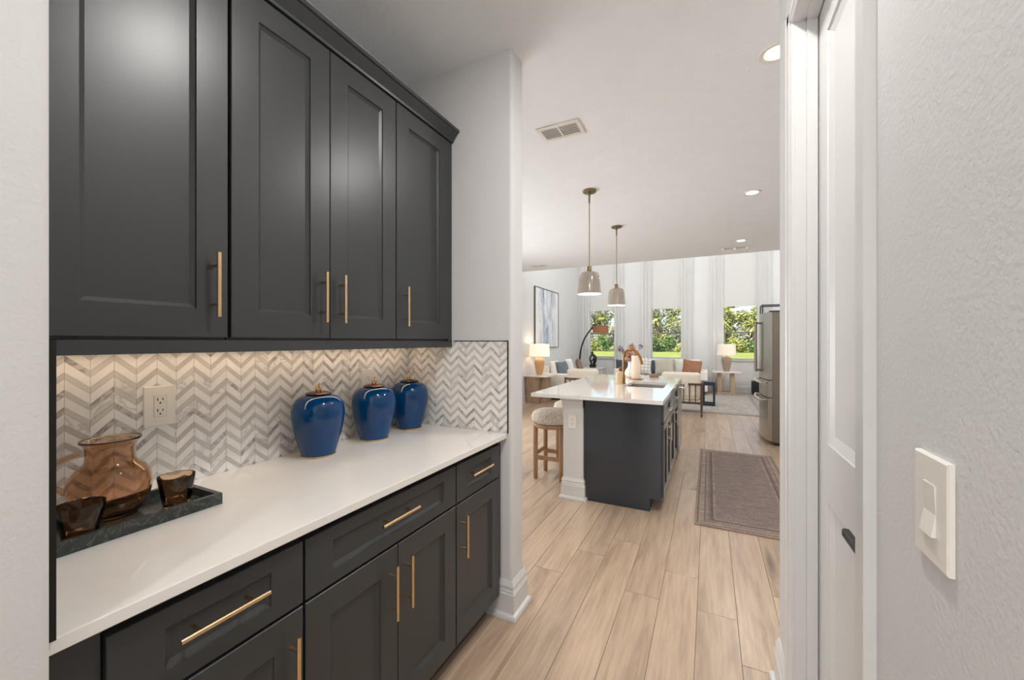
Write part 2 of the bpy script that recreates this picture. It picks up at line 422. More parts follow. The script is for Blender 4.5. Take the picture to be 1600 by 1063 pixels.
# ------------------------------------------------------------------ the setting
CEIL = 2.84; XB = -1.541; YN, YE0, YE1 = .228, 1.779, 1.914; XR = .255; YK = 7.6; YF = 12.4; XL = -3.73; XE = 4.0; TOPZ = 5.6
FLOOR = struct('floor', box(NB(), (-4.2, -4.2, -.15), (4.2, 12.6, -.0025)), 'floor_under', label='light oak plank floor')
bm = box(NB(), (-4.2, -4.2, CEIL), (1.7, YK, CEIL+.16)); struct('ceiling', bm, 'ceiling', label='pale textured ceiling over hall and kitchen')
struct('ceiling_living', box(NB(), (-4.2, YK-.1, TOPZ), (4.2, 12.7, TOPZ+.16)), 'ceiling', label='high living room ceiling')
struct('wall_header', box(NB(), (-4.2, YK-.14, CEIL+.16), (4.2, YK, TOPZ)), 'wall_cool', label='wall above the edge of the kitchen ceiling')
def rounded_end(bm, x0, x1, y0, y1, z1, r=.018):
    """wall stub whose free end (at x1) has bullnose corners"""
    pts = [(x0, y0)]
    for k in range(5):
        a = -PI/2+k*PI/8; pts.append((x1-r+r*math.cos(a), y0+r+r*math.sin(a)))
    for k in range(5):
        a = k*PI/8; pts.append((x1-r+r*math.cos(a), y1-r+r*math.sin(a)))
    pts.append((x0, y1)); return prism(bm, pts, 'z', 0, z1)
struct('wall_niche_end', rounded_end(NB(), -4.0, -.881, YE0, YE1, CEIL), 'wall', smooth=30, label='wall at the far end of the counter')
struct('wall_niche_near', rounded_end(NB(), -1.7, -.881, .09, YN, CEIL, .012), 'wall', smooth=30, label='wall end at the near side of the counter')
struct('wall_niche_back', box(NB(), (XB-.14, YN-.05, 0), (XB, YE0+.05, CEIL)), 'wall', label='wall behind the counter')
# right wall of the hall with the closet door opening
DY0, DY1, DZ = .945, 1.597, 2.43
bm = box(NB(), (XR, -4.1, 0), (XR+.13, DY0-.018, CEIL)); box(bm, (XR, DY1+.018, 0), (XR+.13, YE1, CEIL)); box(bm, (XR, DY0-.018, DZ+.018), (XR+.13, DY1+.018, CEIL))
struct('wall_right', bm, 'wall', label='textured wall beside the closet door')
struct('wall_kitchen_near', box(NB(), (XR+.13, YE1-.12, 0), (1.7, YE1, CEIL)), 'wall')
struct('wall_closet', box(NB(), (1.3, .2, 0), (1.42, YE1-.12, CEIL)), 'wall')
struct('wall_kitchen_right', box(NB(), (1.52, YE1, 0), (1.66, YK, CEIL)), 'wall')
struct('wall_left', box(NB(), (XL-.14, YE1, 0), (XL, 12.6, TOPZ)), 'wall_cool', label='left wall of the living room')
struct('wall_living_right', box(NB(), (XE, YK, 0), (XE+.14, 12.6, TOPZ)), 'wall_cool')
struct('wall_living_near', box(NB(), (1.52, YK-.14, 0), (XE, YK, CEIL+.16)), 'wall_cool')
struct('wall_dining_left', box(NB(), (-4.14, -4.1, 0), (-4.0, YE0, CEIL)), 'wall')
struct('wall_dining_back', box(NB(), (-4.1, -4.14, 0), (XR+.1, -4.0, CEIL)), 'wall')
# far wall with three windows
WIN = [(-3.415, -2.57), (-1.545, -.698), (.327, 1.18)]; WZ0, WZ1 = .878, 2.45
bm = NB(); xs = [XL-.1]+[v for w2 in WIN for v in w2]+[XE+.1]
for i in range(0, len(xs), 2): box(bm, (xs[i], YF, 0), (xs[i+1], YF+.16, TOPZ))
for a, b in WIN: box(bm, (a, YF, 0), (b, YF+.16, WZ0)); box(bm, (a, YF, WZ1), (b, YF+.16, TOPZ))
struct('wall_far', bm, 'wall_cool', label='tall living room wall with three windows')
for i, (a, b) in enumerate(WIN):
    bm = NB(); y0, y1 = YF+.05, YF+.12; f = .035
    box(bm, (a, y0, WZ0), (a+f, y1, WZ1)); box(bm, (b-f, y0, WZ0), (b, y1, WZ1)); box(bm, (a+f, y0, WZ0), (b-f, y1, WZ0+f)); box(bm, (a+f, y0, WZ1-f), (b-f, y1, WZ1))
    wo = struct('window_%d' % (i+1), bm, 'trim', label=['left window behind the arc lamp', 'middle window above the far sofa', 'right window behind the table lamp'][i])
    struct('sill', box(NB(), (a-.05, YF-.045, WZ0-.035), (b+.05, YF+.06, WZ0), .006), 'trim', wo)
    struct('meeting_rail', box(NB(), (a+f, y0+.01, 1.6), (b-f, y1-.01, 1.64)), 'sash_backlit', wo)
    struct('sash_lock', box(NB(), ((a+b)/2-.03, y0-.005, 1.64), ((a+b)/2+.03, y0+.02, 1.655)), 'trim', wo)
    struct('pane', box(NB(), (a+f, y0+.03, WZ0+f), (b-f, y0+.036, 1.6)), 'pane', wo)
    struct('pane', box(NB(), (a+f, y0+.03, 1.64), (b-f, y0+.036, WZ1-f)), 'pane', wo)

# base boards: stepped profile with shoe moulding, (d out, z)
BP = [(0, 0), (.034, 0), (.034, .008), (.03, .02), (.017, .026), (.017, .118), (.012, .124), (.015, .130), (.012, .136), (.010, .150), (.014, .154), (.008, .170), (.004, .18), (0, .18)]
nb = [0]
def baseboard(name, path, prof=BP, mat='trim', parent=None):
    """profile swept along a floor path; outward is to the right of travel, mitred"""
    bm = NB(); rings = []; n = len(path); P = [Vector((p[0], p[1], 0)) for p in path]
    def nrm(a, b): d = (b-a).normalized(); return Vector((d.y, -d.x, 0))
    for i, p in enumerate(P):
        if i == 0: m = nrm(P[0], P[1])
        elif i == n-1: m = nrm(P[-2], P[-1])
        else:
            a, b = nrm(P[i-1], p), nrm(p, P[i+1]); m = (a+b)/(1+a.dot(b))
        rings.append([bm.verts.new(p+m*d+Vector((0, 0, z))) for d, z in prof])
    for A, B in zip(rings, rings[1:]):
        for k in range(len(prof)-1): bm.faces.new((A[k], A[k+1], B[k+1], B[k]))
    bm.faces.new(rings[0]); bm.faces.new(rings[-1][::-1])
    return struct(name, bm, mat, parent)
# travel so that the room lies to the right of travel
baseboard('baseboard_niche_end', [(-1.02, YE0), (-.881, YE0), (-.881, YE1), (-3.7, YE1)])
baseboard('baseboard_far', [(XL, YF), (XE, YF)])
baseboard('baseboard_left', [(XL, YE1), (XL, YF)])
baseboard('baseboard_right_end', [(XR+.6, YE1), (XR, YE1), (XR, 1.675)])
baseboard('baseboard_right', [(XR, .87), (XR, -4.0)])
baseboard('baseboard_niche_near', [(-1.7, .09), (-.881, .09), (-.881, YN-.002)])

# floor planks: each its own board
PW = .181; G = .0012
plank_mesh = {}
def plank(L):
    if L not in plank_mesh:
        b = NB(); h = .0022
        lo = [b.verts.new((sx*(PW/2-G), sy*(L/2-G), -.004)) for sx, sy in ((-1, -1), (1, -1), (1, 1), (-1, 1))]
        md = [b.verts.new((sx*(PW/2-G), sy*(L/2-G), -.0012)) for sx, sy in ((-1, -1), (1, -1), (1, 1), (-1, 1))]
        hi = [b.verts.new((sx*(PW/2-G-.0012), sy*(L/2-G-.0012), 0)) for sx, sy in ((-1, -1), (1, -1), (1, 1), (-1, 1))]
        for A, B in ((lo, md), (md, hi)):
            for k in range(4): b.faces.new((A[k], A[(k+1) % 4], B[(k+1) % 4], B[k]))
        b.faces.new(hi)
        me = bpy.data.meshes.new('plank'); b.to_mesh(me); b.free(); me.materials.append(M['plank']); plank_mesh[L] = me
    return plank_mesh[L]
X0 = -.4175  # one seam, measured
npl = 0; rest = NB()
for k in range(-21, 25):
    xc = X0+(k+.5)*PW
    y = -4.2-random.choice((0, .3, .62, .95, 1.2))+.45
    while y < YF:
        L = 1.5 if y+1.5 < YF else 1.22
        y1 = y+L; ym = (y+y1)/2
        ok = -.475*y1-.25 < xc < .145*y1+.25 and y1 > .9 and XL+.05 < xc
        if y < YE1 and (xc < -1.1 or xc > XR+.05) and y1 < YE1+.2: ok = False
        if ok and npl < 300:
            o = bpy.data.objects.new('plank', plank(L)); COL.objects.link(o); o.parent = FLOOR; o.location = (xc, ym, 0); npl += 1
        else: box(rest, (xc-PW/2+G, y+G, -.004), (xc+PW/2-G, y1-G, 0))
        y = y1

obj('planks', rest, 'plank', FLOOR, kind='stuff')
# ------------------------------------------------------------------ upper cabinets
XU = -1.235
def Fx(x, y0, z0): return lambda u, v, n: (x+n, y0+u, z0+v)
def upper(y0, y1, splits, labels, pulls):
    t = thing('wall_cabinet', labels, 'cabinet', ((XB+XU)/2, (y0+y1)/2, 1.385), 'dark wall cabinets over the counter')
    obj('body', box(NB(), (XB, y0, 1.38), (XU-.022, y1, 2.44)), 'cab', t)
    ys = [y0+.002]+splits+[y1-.002]
    for i in range(len(ys)-1):
        a, b = ys[i]+(.0015 if i else 0), ys[i+1]-(.0015 if i < len(ys)-2 else 0)
        d = obj('door', panel(NB(), Fx(XU, a, 1.387), b-a, 1.046, .078, .021), 'cab', t)
        yh = pulls[i]
        obj('handle', pull(NB(), (XU, yh, 1.443), (XU, yh, 1.62), (1, 0, 0)), 'brass', d, 40)
    return t
obj_f = box(NB(), (XB, YN+.004, 1.38), (XU-.004, .279, 2.44))
U0 = upper(.28, .663, [], 'dark single-door wall cabinet nearest the white wall end', [.622])
obj('filler', obj_f, 'cab', U0)
upper(.668, 1.345, [1.004], 'dark double-door wall cabinet, the widest of the row', [.967, 1.046])
U2 = upper(1.347, 1.742, [], 'narrow dark single-door wall cabinet farthest along the row', [1.392])
obj('filler', box(NB(), (XB, 1.743, 1.38), (XU-.008, YE0-.001, 2.44)), 'cab', U2)
bm = box(NB(), (XU-.03, YN+.012, 1.345), (XU-.004, YE0-.002, 1.379)); box(bm, (XB+.012, YN+.012, 1.365), (XU-.03, YE0-.002, 1.379))
solo('light_rail', bm, 'cab', 'dark rail along the bottom of the wall cabinets', 'moulding', (XU-.02, 1, 1.345))
bm = prism(NB(), [(XU-.03, 2.441), (XU+.004, 2.441), (XU+.006, 2.45), (XU+.034, 2.485), (XU+.042, 2.487), (XU+.042, 2.502), (XU-.03, 2.502)], 'y', YN+.003, YE0-.002)
solo('crown_moulding', bm, 'cab', 'dark angled crown along the top of the wall cabinets', 'moulding', (XU, 1, 2.441))

# ------------------------------------------------------------------ base cabinets
XD = -.935
def base_cab(y0, y1, label, two, dpull):
    t = thing('base_cabinet', label, 'cabinet', (-1.24, (y0+y1)/2, 0), 'dark base cabinets under the white counter')
    obj('body', box(NB(), (XB+.003, y0, .1), (XD-.022, y1, .889)), 'cab_in', t)
    obj('toe_kick', box(NB(), (XB+.003, y0, 0), (-1.012, y1, .0995)), 'toe', t)
    a, b = y0+.003, y1-.003
    d = obj('drawer', panel(NB(), Fx(XD, a, .704), b-a, .158, .083, .021, stt=.038, stb=.038), 'cab', t)
    obj('handle', pull(NB(), (XD, dpull[0], .8), (XD, dpull[1], .8), (1, 0, 0)), 'brass', d, 40)
    sp = [a, (a+b)/2, b] if two else [a, b]
    for i in range(len(sp)-1):
        p, q = sp[i]+(.0015 if i else 0), sp[i+1]-(.0015 if i < len(sp)-2 else 0)
        e = obj('door', panel(NB(), Fx(XD, p, .112), q-p, .584, .076, .021), 'cab', t)
        yh = (q-.035) if (two and i == 0) or (not two and y0 < .5) else (p+.035)
        obj('handle', pull(NB(), (XD, yh, .472), (XD, yh, .648), (1, 0, 0)), 'brass', e, 40)
    return t
B0 = base_cab(.303, .682, 'dark base cabinet with drawer and door, nearest of the row', False, (.4, .572))
obj('filler', box(NB(), (XB, YN+.004, .1), (XD-.012, .302, .889)), 'cab', B0)
base_cab(.683, 1.37, 'wide dark base cabinet with two doors under one drawer', True, (.927, 1.1))
B2 = base_cab(1.371, 1.752, 'narrow dark base cabinet beside the white baseboard corner', False, (1.452, 1.628))
obj('filler', box(NB(), (XB, 1.753, .1), (XD-.012, YE0-.001, .889)), 'cab', B2)
solo('countertop', box(NB(), (XB+.001, YN+.001, .8905), (-.908, YE0-.001, .915), .002, 2), 'quartz', 'long white polished counter over the dark base cabinets', 'counter', (-1.22, 1, .8905))

# ------------------------------------------------------------------ chevron mosaic
CW = .0495; PER = .046; GT = .0172; GR = .0011; DROP = .0445
def clip(poly, f):
    out = []
    for i in range(len(poly)):
        a, b = poly[i], poly[(i+1) % len(poly)]; fa, fb = f(a), f(b)
        if fa >= 0: out.append(a)
        if (fa >= 0) != (fb >= 0):
            k = fa/(fa-fb); out.append((a[0]+(b[0]-a[0])*k, a[1]+(b[1]-a[1])*k))
    return out
def tile_mesh(poly, F, bm):
    A = [bm.verts.new(F(u, v, .0005)) for u, v in poly]; B = [bm.verts.new(F(u, v, .004)) for u, v in poly]
    bm.faces.new(B)
    for i in range(len(poly)): j = (i+1) % len(poly); bm.faces.new((A[i], A[j], B[j], B[i]))
def chevrons(name, label, F, W, Hh, phase, vph, budget, holes=()):
    """F maps (u, v, n) to the world; pieces nearest the camera end are parts, the rest one joined part"""
    lo = Vector(F(0, 0, 0)); hi = Vector(F(W, Hh, .003))
    t = thing(name, label, 'backsplash', tuple(lo), 'chevron mosaic above the counter')
    obj('grout', box(NB(), F(0, 0, 0), F(W, Hh, .0026)), 'grout', t)
    proto = {}; pcs = []; rest = {'tile_white1': NB(), 'tile_grey1': NB()}
    i0 = -1
    while phase+i0*CW < W:
        u0 = phase+i0*CW; up = i0 % 2 == 0
        for k in range(-3, int(Hh/PER)+2):
            for grey in (0, 1):
                v0 = vph+k*PER+(GT if not grey else 0); th = (PER-GT) if not grey else GT
                a, b = (0, DROP) if up else (DROP, 0); g = GR/2
                poly = [(u0+g, v0+a+g), (u0+CW-g, v0+b+g), (u0+CW-g, v0+b+th-g), (u0+g, v0+a+th-g)]
                full = all(0 <= u <= W and 0 <= v <= Hh for u, v in poly)
                c_ = (u0+CW/2, v0+DROP/2+th/2)
                cp = poly
                if not full:
                    for f in (lambda p: p[0], lambda p: W-p[0], lambda p: p[1], lambda p: Hh-p[1]):
                        cp = clip(cp, f)
                        if len(cp) < 3: break
                    if len(cp) < 3: continue
                hid = any(h[0] < c_[0] < h[1] and h[2] < c_[1] < h[3] for h in holes)
                pcs.append((Vector(F(c_[0], c_[1], 0)).length, full and not hid, grey, up, c_, cp))
        i0 += 1
    pcs.sort(key=lambda p: p[0]); n = 0
    for d, full, grey, up, c_, cp in pcs:
        if full and n < budget:
            if (grey, up) not in proto:
                b = NB(); o3 = Vector(F(c_[0], c_[1], 0)); tile_mesh(cp, lambda u, v, nn: Vector(F(u, v, nn))-o3, b)
                bmesh.ops.recalc_face_normals(b, faces=b.faces)
                me = bpy.data.meshes.new('tile'); b.to_mesh(me); b.free(); me.materials.append(M['tile_grey0' if grey else 'tile_white0']); proto[grey, up] = me
            o = bpy.data.objects.new('tile', proto[grey, up]); COL.objects.link(o); o.parent = t
            o.location = Vector(F(c_[0], c_[1], 0))-lo; n += 1
        else: tile_mesh(cp, F, rest['tile_grey1' if grey else 'tile_white1'])
    for m, b in rest.items(): obj('tiles', b, m, t, kind='stuff')
chevrons('backsplash', 'grey and white chevron mosaic on the long wall behind the jars', lambda u, v, n: (XB+.0035+n, YN+.004+u, .9155+v), YE0-YN-.005, 1.379-.916, .0388-2*CW, -.007, 298,
         holes=((.36, .42, .21, .31), (1.2, 1.26, .21, .31)))
chevrons('backsplash', 'grey and white chevron mosaic on the short end wall', lambda u, v, n: (XB+.008+u, YE0-.0005-n, .9155+v), -.906-XB-.008, 1.376-.916, -.012, .006, 298)
solo('tile_edge_trim', box(box(NB(), (-.905, YE0-.0065, .9155), (-.9, YE0-.0003, 1.38)), (XU+.01, YE0-.0065, 1.3765), (-.905, YE0-.0003, 1.38)), 'black_trim', 'black metal edge around the end wall tile', 'trim', (-.9, YE0, .9155))
solo('tile_edge_trim', box(NB(), (-1.2, YN+.0005, .9155), (-.9, YN+.0098, 1.378)), 'black_trim', 'black tile edge strip beside the near white wall end', 'trim', (-.9, YN+.005, .9155))

# outlets
def outlet(name, label, F, w_=.08, h_=.124, group=None):
    t = thing(name, label, 'outlet', F(w_/2, h_/2, 0), group)
    b = NB(); panel(b, F, w_, h_, .0225, .006, .0012, .0006, .002, .0006, stt=.028, stb=.028); obj('plate', b, 'plastic', t)
    def G2(u, v, n): return F(.0225+u, .028+v, n-.0012)
    W2, H2 = w_-.045, h_-.056
    b = NB(); box(b, G2(.002, .002, 0), G2(W2-.002, H2-.002, .0022), .0005); r = obj('receptacle', b, 'plastic', t)
    b = NB()
    for k in (.25, .75):
        vc = H2*k+.004
        for du, hh in ((-.0065, .009), (.0065, .007)):
            box(b, G2(W2/2+du-.0012, vc-hh/2, .002), G2(W2/2+du+.0012, vc+hh/2, .0025))
        c3 = Vector(G2(W2/2, vc-.011, .0021)); nn = Vector(G2(0, 0, 1))-Vector(G2(0, 0, 0))
        tube(b, [c3, c3+nn*.0006], .0026, 10)
    obj('slot', b, 'slot', r)
    return t
outlet('wall_outlet', 'white outlet plate on the mosaic above the glass pitcher', lambda u, v, n: (XB+.0135+n, .583+u, 1.113+v), group='outlets on the chevron mosaic')
outlet('wall_outlet', 'white outlet plate on the mosaic partly behind the middle blue jar', lambda u, v, n: (XB+.0135+n, 1.425+u, 1.113+v), group='outlets on the chevron mosaic')

# ------------------------------------------------------------------ counter things
def ginger_jar():
    t = thing('ginger_jar', 'x', 'jar', group='blue lidded jars on the counter')
    body = [(0, .004), (.062, .004), (.065, .009), (.068, .02), (.075, .045), (.083, .075), (.0905, .105), (.0962, .135), (.0993, .158), (.1, .172), (.0992, .186), (.0965, .2), (.0915, .2135), (.0835, .226), (.072, .236), (.058, .2425), (.046, .245), (.044, .2505), (0, .2505)]
    obj('body', lathe(NB(), body, 48), 'blue', t, 60)
    obj('foot_ring', lathe(NB(), [(.05, 0), (.063, 0), (.066, .003), (.066, .007), (.06, .009), (.05, .009)], 48), 'brass', t, 40)
    lid = obj('lid', lathe(NB(), [(0, .2465), (.047, .2465), (.05, .249), (.05, .251), (.045, .2535), (.03, .2575), (.012, .26), (0, .2605)], 40), 'lid', t, 40)
    # loop finial: flattened drop with a slit
    b = NB(); 
    for sg in (-1, 1): tube(b, [(sg*x, 0, .259+z) for x, z in ((.002, 0), (.0065, .006), (.0075, .013), (.0055, .021), (.0025, .027), (0, .0305))], [.004, .0052, .0055, .005, .004, .002], 10)
    obj('finial', b, 'brass', lid, 60)
    return t
J = ginger_jar()
J.location = (-1.424, 1.102, .915); J.rotation_euler.z = R(52); J['label'] = 'cobalt blue lidded jar nearest the tray and pitcher'
dup(J, (-1.424, 1.402, .915), R(45), 'middle one of the three cobalt blue lidded jars')
dup(J, (-1.431, 1.657, .915), R(41), 'cobalt blue lidded jar nearest the tiled corner')

TX0, TX1, TY0, TY1 = -1.445, -1.238, .243, .648
bm = NB(); box(bm, (TX0, TY0, .9155), (TX1, TY1, .925)); r = .013
for a, b in (((TX0, TY0), (TX1, TY0+r)), ((TX0, TY1-r), (TX1, TY1)), ((TX0, TY0+r), (TX0+r, TY1-r)), ((TX1-r, TY0+r), (TX1, TY1-r))):
    box(bm, (a[0], a[1], .925), (b[0], b[1], .946))
solo('marble_tray', bm, 'tray', 'dark green marble tray under the glass pitcher', 'tray', (-1.33, .45, .9155))
PC = Vector((-1.383, .461, .9253))
t = thing('glass_pitcher', 'round amber glass pitcher with wide spouted neck on the tray', 'pitcher', PC)
out = [(0, 0), (.042, 0), (.05, .003), (.062, .018), (.072, .04), (.0775, .065), (.0787, .085), (.077, .104), (.072, .12), (.0645, .132), (.0555, .141), (.049, .148), (.0462, .156), (.0458, .17), (.0462, .186), (.048, .195), (.0525, .202), (.0562, .205), (.0568, .208), (.0555, .2105)]
inn = [(.0535, .2098), (.0495, .205), (.0455, .196), (.0437, .186), (.0433, .17), (.0437, .156), (.0465, .1465), (.053, .1395), (.062, .1303), (.0693, .1185), (.0743, .103), (.0758, .085), (.0747, .066), (.069, .042), (.059, .022), (.046, .01), (0, .008)]
out = [(a*1.03, b*.95) for a, b in out]; inn = [(a*1.03, b*.95) for a, b in inn]
bm = lathe(NB(), out+inn, 48)
sd = Vector((.316, .949, 0))        # spout points away from the handle
for v in bm.verts:
    if v.co.z > .165:
        d = Vector((v.co.x, v.co.y, 0)); k = max(0, d.normalized().dot(sd))**6*((v.co.z-.165)/.042)**2 if d.length > 0 else 0
        v.co += sd*.002*k+Vector((0, 0, .004*k))
bmesh.ops.translate(bm, verts=bm.verts, vec=PC); obj('body', bm, 'amber', t, 60)
hd = -sd; pts = []
for k in range(17):
    a = k/16; rr = .0475+.0*a; ang = PI*(.5-a)
    pts.append(PC+hd*(.052+.05*math.sin(PI*a)**.8+.018*a)+Vector((0, 0, -.008+.178-.095*a+.012*math.sin(PI*a))))
obj('handle', tube(NB(), pts, [.0062+.002*abs(1-2*k/16) for k in range(17)], 12), 'amber', t, 60)
def tumbler(x, y, label):
    z = .9253
    o = [(0, 0), (.028, 0), (.03, .003), (.042, .081), (.0415, .082)]; i = [(.0395, .081), (.0285, .016), (.024, .012), (0, .011)]
    return solo('glass_tumbler', lathe(NB(), o+i, 40, (x, y, z)), 'amber', label, 'glass', (x, y, z), 50, 'amber tumblers on the tray')
tumbler(-1.318, .574, 'amber glass tumbler right of the pitcher on the tray')
tumbler(-1.281, .376, 'amber glass tumbler in front of the pitcher by the white wall')

# under-cabinet strip
t = thing('under_cabinet_light', 'slim warm strip light under the wall cabinets', 'light', (-1.49, 1, 1.36))
obj('lens', box(NB(), (-1.5, .3, 1.359), (-1.485, 1.74, 1.3645)), 'led', t)
lamp('strip_glow', 'AREA', (-1.47, 1.02, 1.352), (0, R(-14), 0), 1.1, (1, .74, .5), .02, 1.4)

# ------------------------------------------------------------------ closet door, casing, switch
XDoor = XR+.062
bm = NB(); Fd = lambda u, v, n: (XDoor-n, DY1-.004-u, .008+v)
WD, HD = DY1-DY0-.012, DZ-.014
def door_half(v0, v1, st, sb):
    panel(bm, lambda u, v, n: Fd(u, v0+v, n), WD, v1-v0, .105, .035, .012, .03, 0, .004, stt=st, stb=sb)
door_half(0, .97, .085, .2); door_half(.97, HD, .115, .09)
DR = struct('door_1', bm, 'trim', label='white two-panel closet door')
bm = NB(); hz, hy = .955, DY0+.062
tube(bm, [(XDoor, hy, hz), (XDoor-.01, hy, hz)], .027, 20); tube(bm, [(XDoor-.008, hy, hz), (XDoor-.045, hy, hz)], .009, 12)
box(bm, (XDoor-.055, hy-.012, hz-.009), (XDoor-.04, hy+.105, hz+.009), .003)
struct('door_handle', bm, 'black_metal', DR, label='black lever handle')
bm = NB(); XJ = XR+.13
box(bm, (XR, DY1, 0), (XJ, DY1+.018, DZ)); box(bm, (XR, DY0-.018, 0), (XJ, DY0, DZ)); box(bm, (XR, DY0-.018, DZ), (XJ, DY1+.018, DZ+.018))
box(bm, (XR+.03, DY1-.011, 0), (XDoor-.003, DY1, DZ)); box(bm, (XR+.03, DY0, 0), (XDoor-.003, DY0+.011, DZ)); box(bm, (XR+.03, DY0, DZ-.011), (XDoor-.003, DY1, DZ))
struct('trim_1', bm, 'trim', label='white door jamb')
CP = [(0, 0), (.018, 0), (.018, .012), (.015, .02), (.015, .05), (.011, .056), (.011, .068), (.008, .072), (0, .072)]   # (proud of wall, across; 0 = outer edge)
def casing_leg(bm, y_out, sgn):
    prism(bm, [(XR-d, y_out+sgn*a) for d, a in CP], 'z', 0, DZ+.075)
bm = NB(); casing_leg(bm, DY1+.075, -1); casing_leg(bm, DY0-.064, 1)
prism(bm, [(XR-d, DZ+.075-a) for d, a in CP], 'y', DY0-.06, DY1+.07)
struct('trim_2', bm, 'trim', label='white moulded door casing')
t = thing('light_switch', 'white rocker switch plate on the textured right wall', 'switch', (XR, .68, 1.165))
Fs = lambda u, v, n: (XR-.007-n, .722-u, 1.1+v)
obj('plate', panel(NB(), Fs, .083, .132, .024, .0068, .001, .0006, .002, .0006, stt=.032, stb=.032), 'plastic', t)
bm = NB(); u0, u1 = .0262, .0568; vs = [(.0345, .0035), (.06, .0), (.0975, .001)]
pr = [Fs(u, v, n) for u in (u0, u1) for v, n in ((.0345, -.004), (.0345, .0045), (.062, .0002), (.0975, .0016), (.0975, -.004))]
vv = [bm.verts.new(p) for p in pr]; bm.faces.new(vv[:5]); bm.faces.new(vv[5:][::-1])
for i in range(5): j = (i+1) % 5; bm.faces.new((vv[i], vv[j], vv[5+j], vv[5+i]))
obj('rocker', bm, 'plastic', t)

# ------------------------------------------------------------------ kitchen island
IX0, IX1, IY0, IY1 = -1.428, -.318, 3.262, 5.575
SX0, SX1, SY0, SY1 = -.79, -.405, 4.18, 4.78
bm = NB(); zt, zb = .915, .885
def ringv(x0, x1, y0, y1, z): return [bm.verts.new(p) for p in ((x0, y0, z), (x1, y0, z), (x1, y1, z), (x0, y1, z))]
A = ringv(IX0, IX1, IY0, IY1, zt); B = ringv(SX0, SX1, SY0, SY1, zt); A2 = ringv(IX0, IX1, IY0, IY1, zb); B2_ = ringv(SX0, SX1, SY0, SY1, zb)
for P, Q in ((A, B), (A2, B2_), (A, A2), (B, B2_)):
    for k in range(4): bm.faces.new((P[k], P[(k+1) % 4], Q[(k+1) % 4], Q[k]))
solo('island_worktop', bm, 'quartz', 'broad white polished worktop of the island with sink cutout', 'counter', (-.87, 4.4, zb))
CX0, CX1 = -.976, -.347; YI0 = 3.385
def Fi(y0, z0): return lambda u, v, n: (CX1+.021+n, y0+u, z0+v)
def icab(y0, y1, label, doors, drawers, topz=.884):
    t = thing('island_cabinet', label, 'cabinet', ((CX0+CX1)/2, (y0+y1)/2, 0), 'dark cabinets of the island')
    obj('body', box(NB(), (CX0+.001, y0, .1), (CX1, y1, topz)), 'island', t)
    obj('toe_kick', box(NB(), (CX0, y0, 0), (CX1-.085, y1, .0995)), 'toe', t)
    n = drawers; wd = (y1-y0-.006)/n
    for i in range(n):
        a = y0+.003+i*wd
        d = obj('drawer', panel(NB(), Fi(a+.001, .715), wd-.002, .155, .04, .02), 'island', t)
        obj('handle', pull(NB(), (CX1+.021, a+wd/2-.08, .79), (CX1+.021, a+wd/2+.08, .79), (1, 0, 0)), 'nickel', d, 40)
    wd = (y1-y0-.006)/doors
    for i in range(doors):
        a = y0+.003+i*wd
        d = obj('door', panel(NB(), Fi(a+.001, .112), wd-.002, .595, .06, .02), 'island', t)
        yh = a+wd-.035 if i == 0 else a+.035
        obj('handle', pull(NB(), (CX1+.021, yh, .51), (CX1+.021, yh, .67), (1, 0, 0)), 'nickel', d, 40)
    return t
I0 = icab(YI0+.018, 4.02, 'dark island cabinet with drawer and doors nearest the hall', 2, 1)
bm = prism(NB(), [(CX0, .012), (CX1-.085, .012), (CX1-.085, .1), (CX1+.004, .1), (CX1+.004, .884), (CX0, .884)], 'y', YI0, YI0+.0175)
obj('end_panel', bm, 'island', I0); obj('end_base', box(NB(), (CX0, YI0-.008, 0), (CX1-.083, YI0+.0175, .0118)), 'island', I0)
icab(4.021, 4.93, 'dark island cabinet with two doors under the sink', 2, 1, .66)
t = thing('dishwasher', 'steel dishwasher with bar handle at the far end of the island', 'dishwasher', (-.63, 5.24, 0))
obj('body', box(NB(), (CX0, 4.931, 0), (CX1-.03, 5.535, .882)), 'steel_side', t)
dd = obj('door', box(NB(), (CX1-.03, 4.936, .09), (CX1+.035, 5.53, .876), .004), 'steel', t)
bm = pull(NB(), (CX1+.035, 4.97, .84), (CX1+.035, 5.5, .84), (1, 0, 0), .016, .062, .06); obj('handle', bm, 'nickel', dd, 40)
t = thing('island_post', 'white post and panel carrying the stool side of the island', 'post', (-1.067, 4.4, 0))
obj('panel', box(NB(), (-1.158, 3.36, 0), (CX0-.001, 5.535, .884)), 'trim', t)
bp = [(d, z) for d, z in BP]
baseboard('base_moulding', [(-1.158, 5.535), (-1.158, 3.36), (CX0-.001, 3.36), (CX0-.001, 3.383)], bp, 'trim', t)
bm = NB()
for z0, z1, e in ((.80, .822, .008), (.822, .862, .013), (.862, .884, .02)): box(bm, (-1.158-e, 3.36-e, z0), (CX0-.001+min(e, .0), 5.535, z1), .002)
obj('cap_moulding', bm, 'trim', t)
outlet('island_outlet', 'white outlet plate on the white island post', lambda u, v, n: (-1.108+u, 3.3535-n, .613+v), .07, .118)
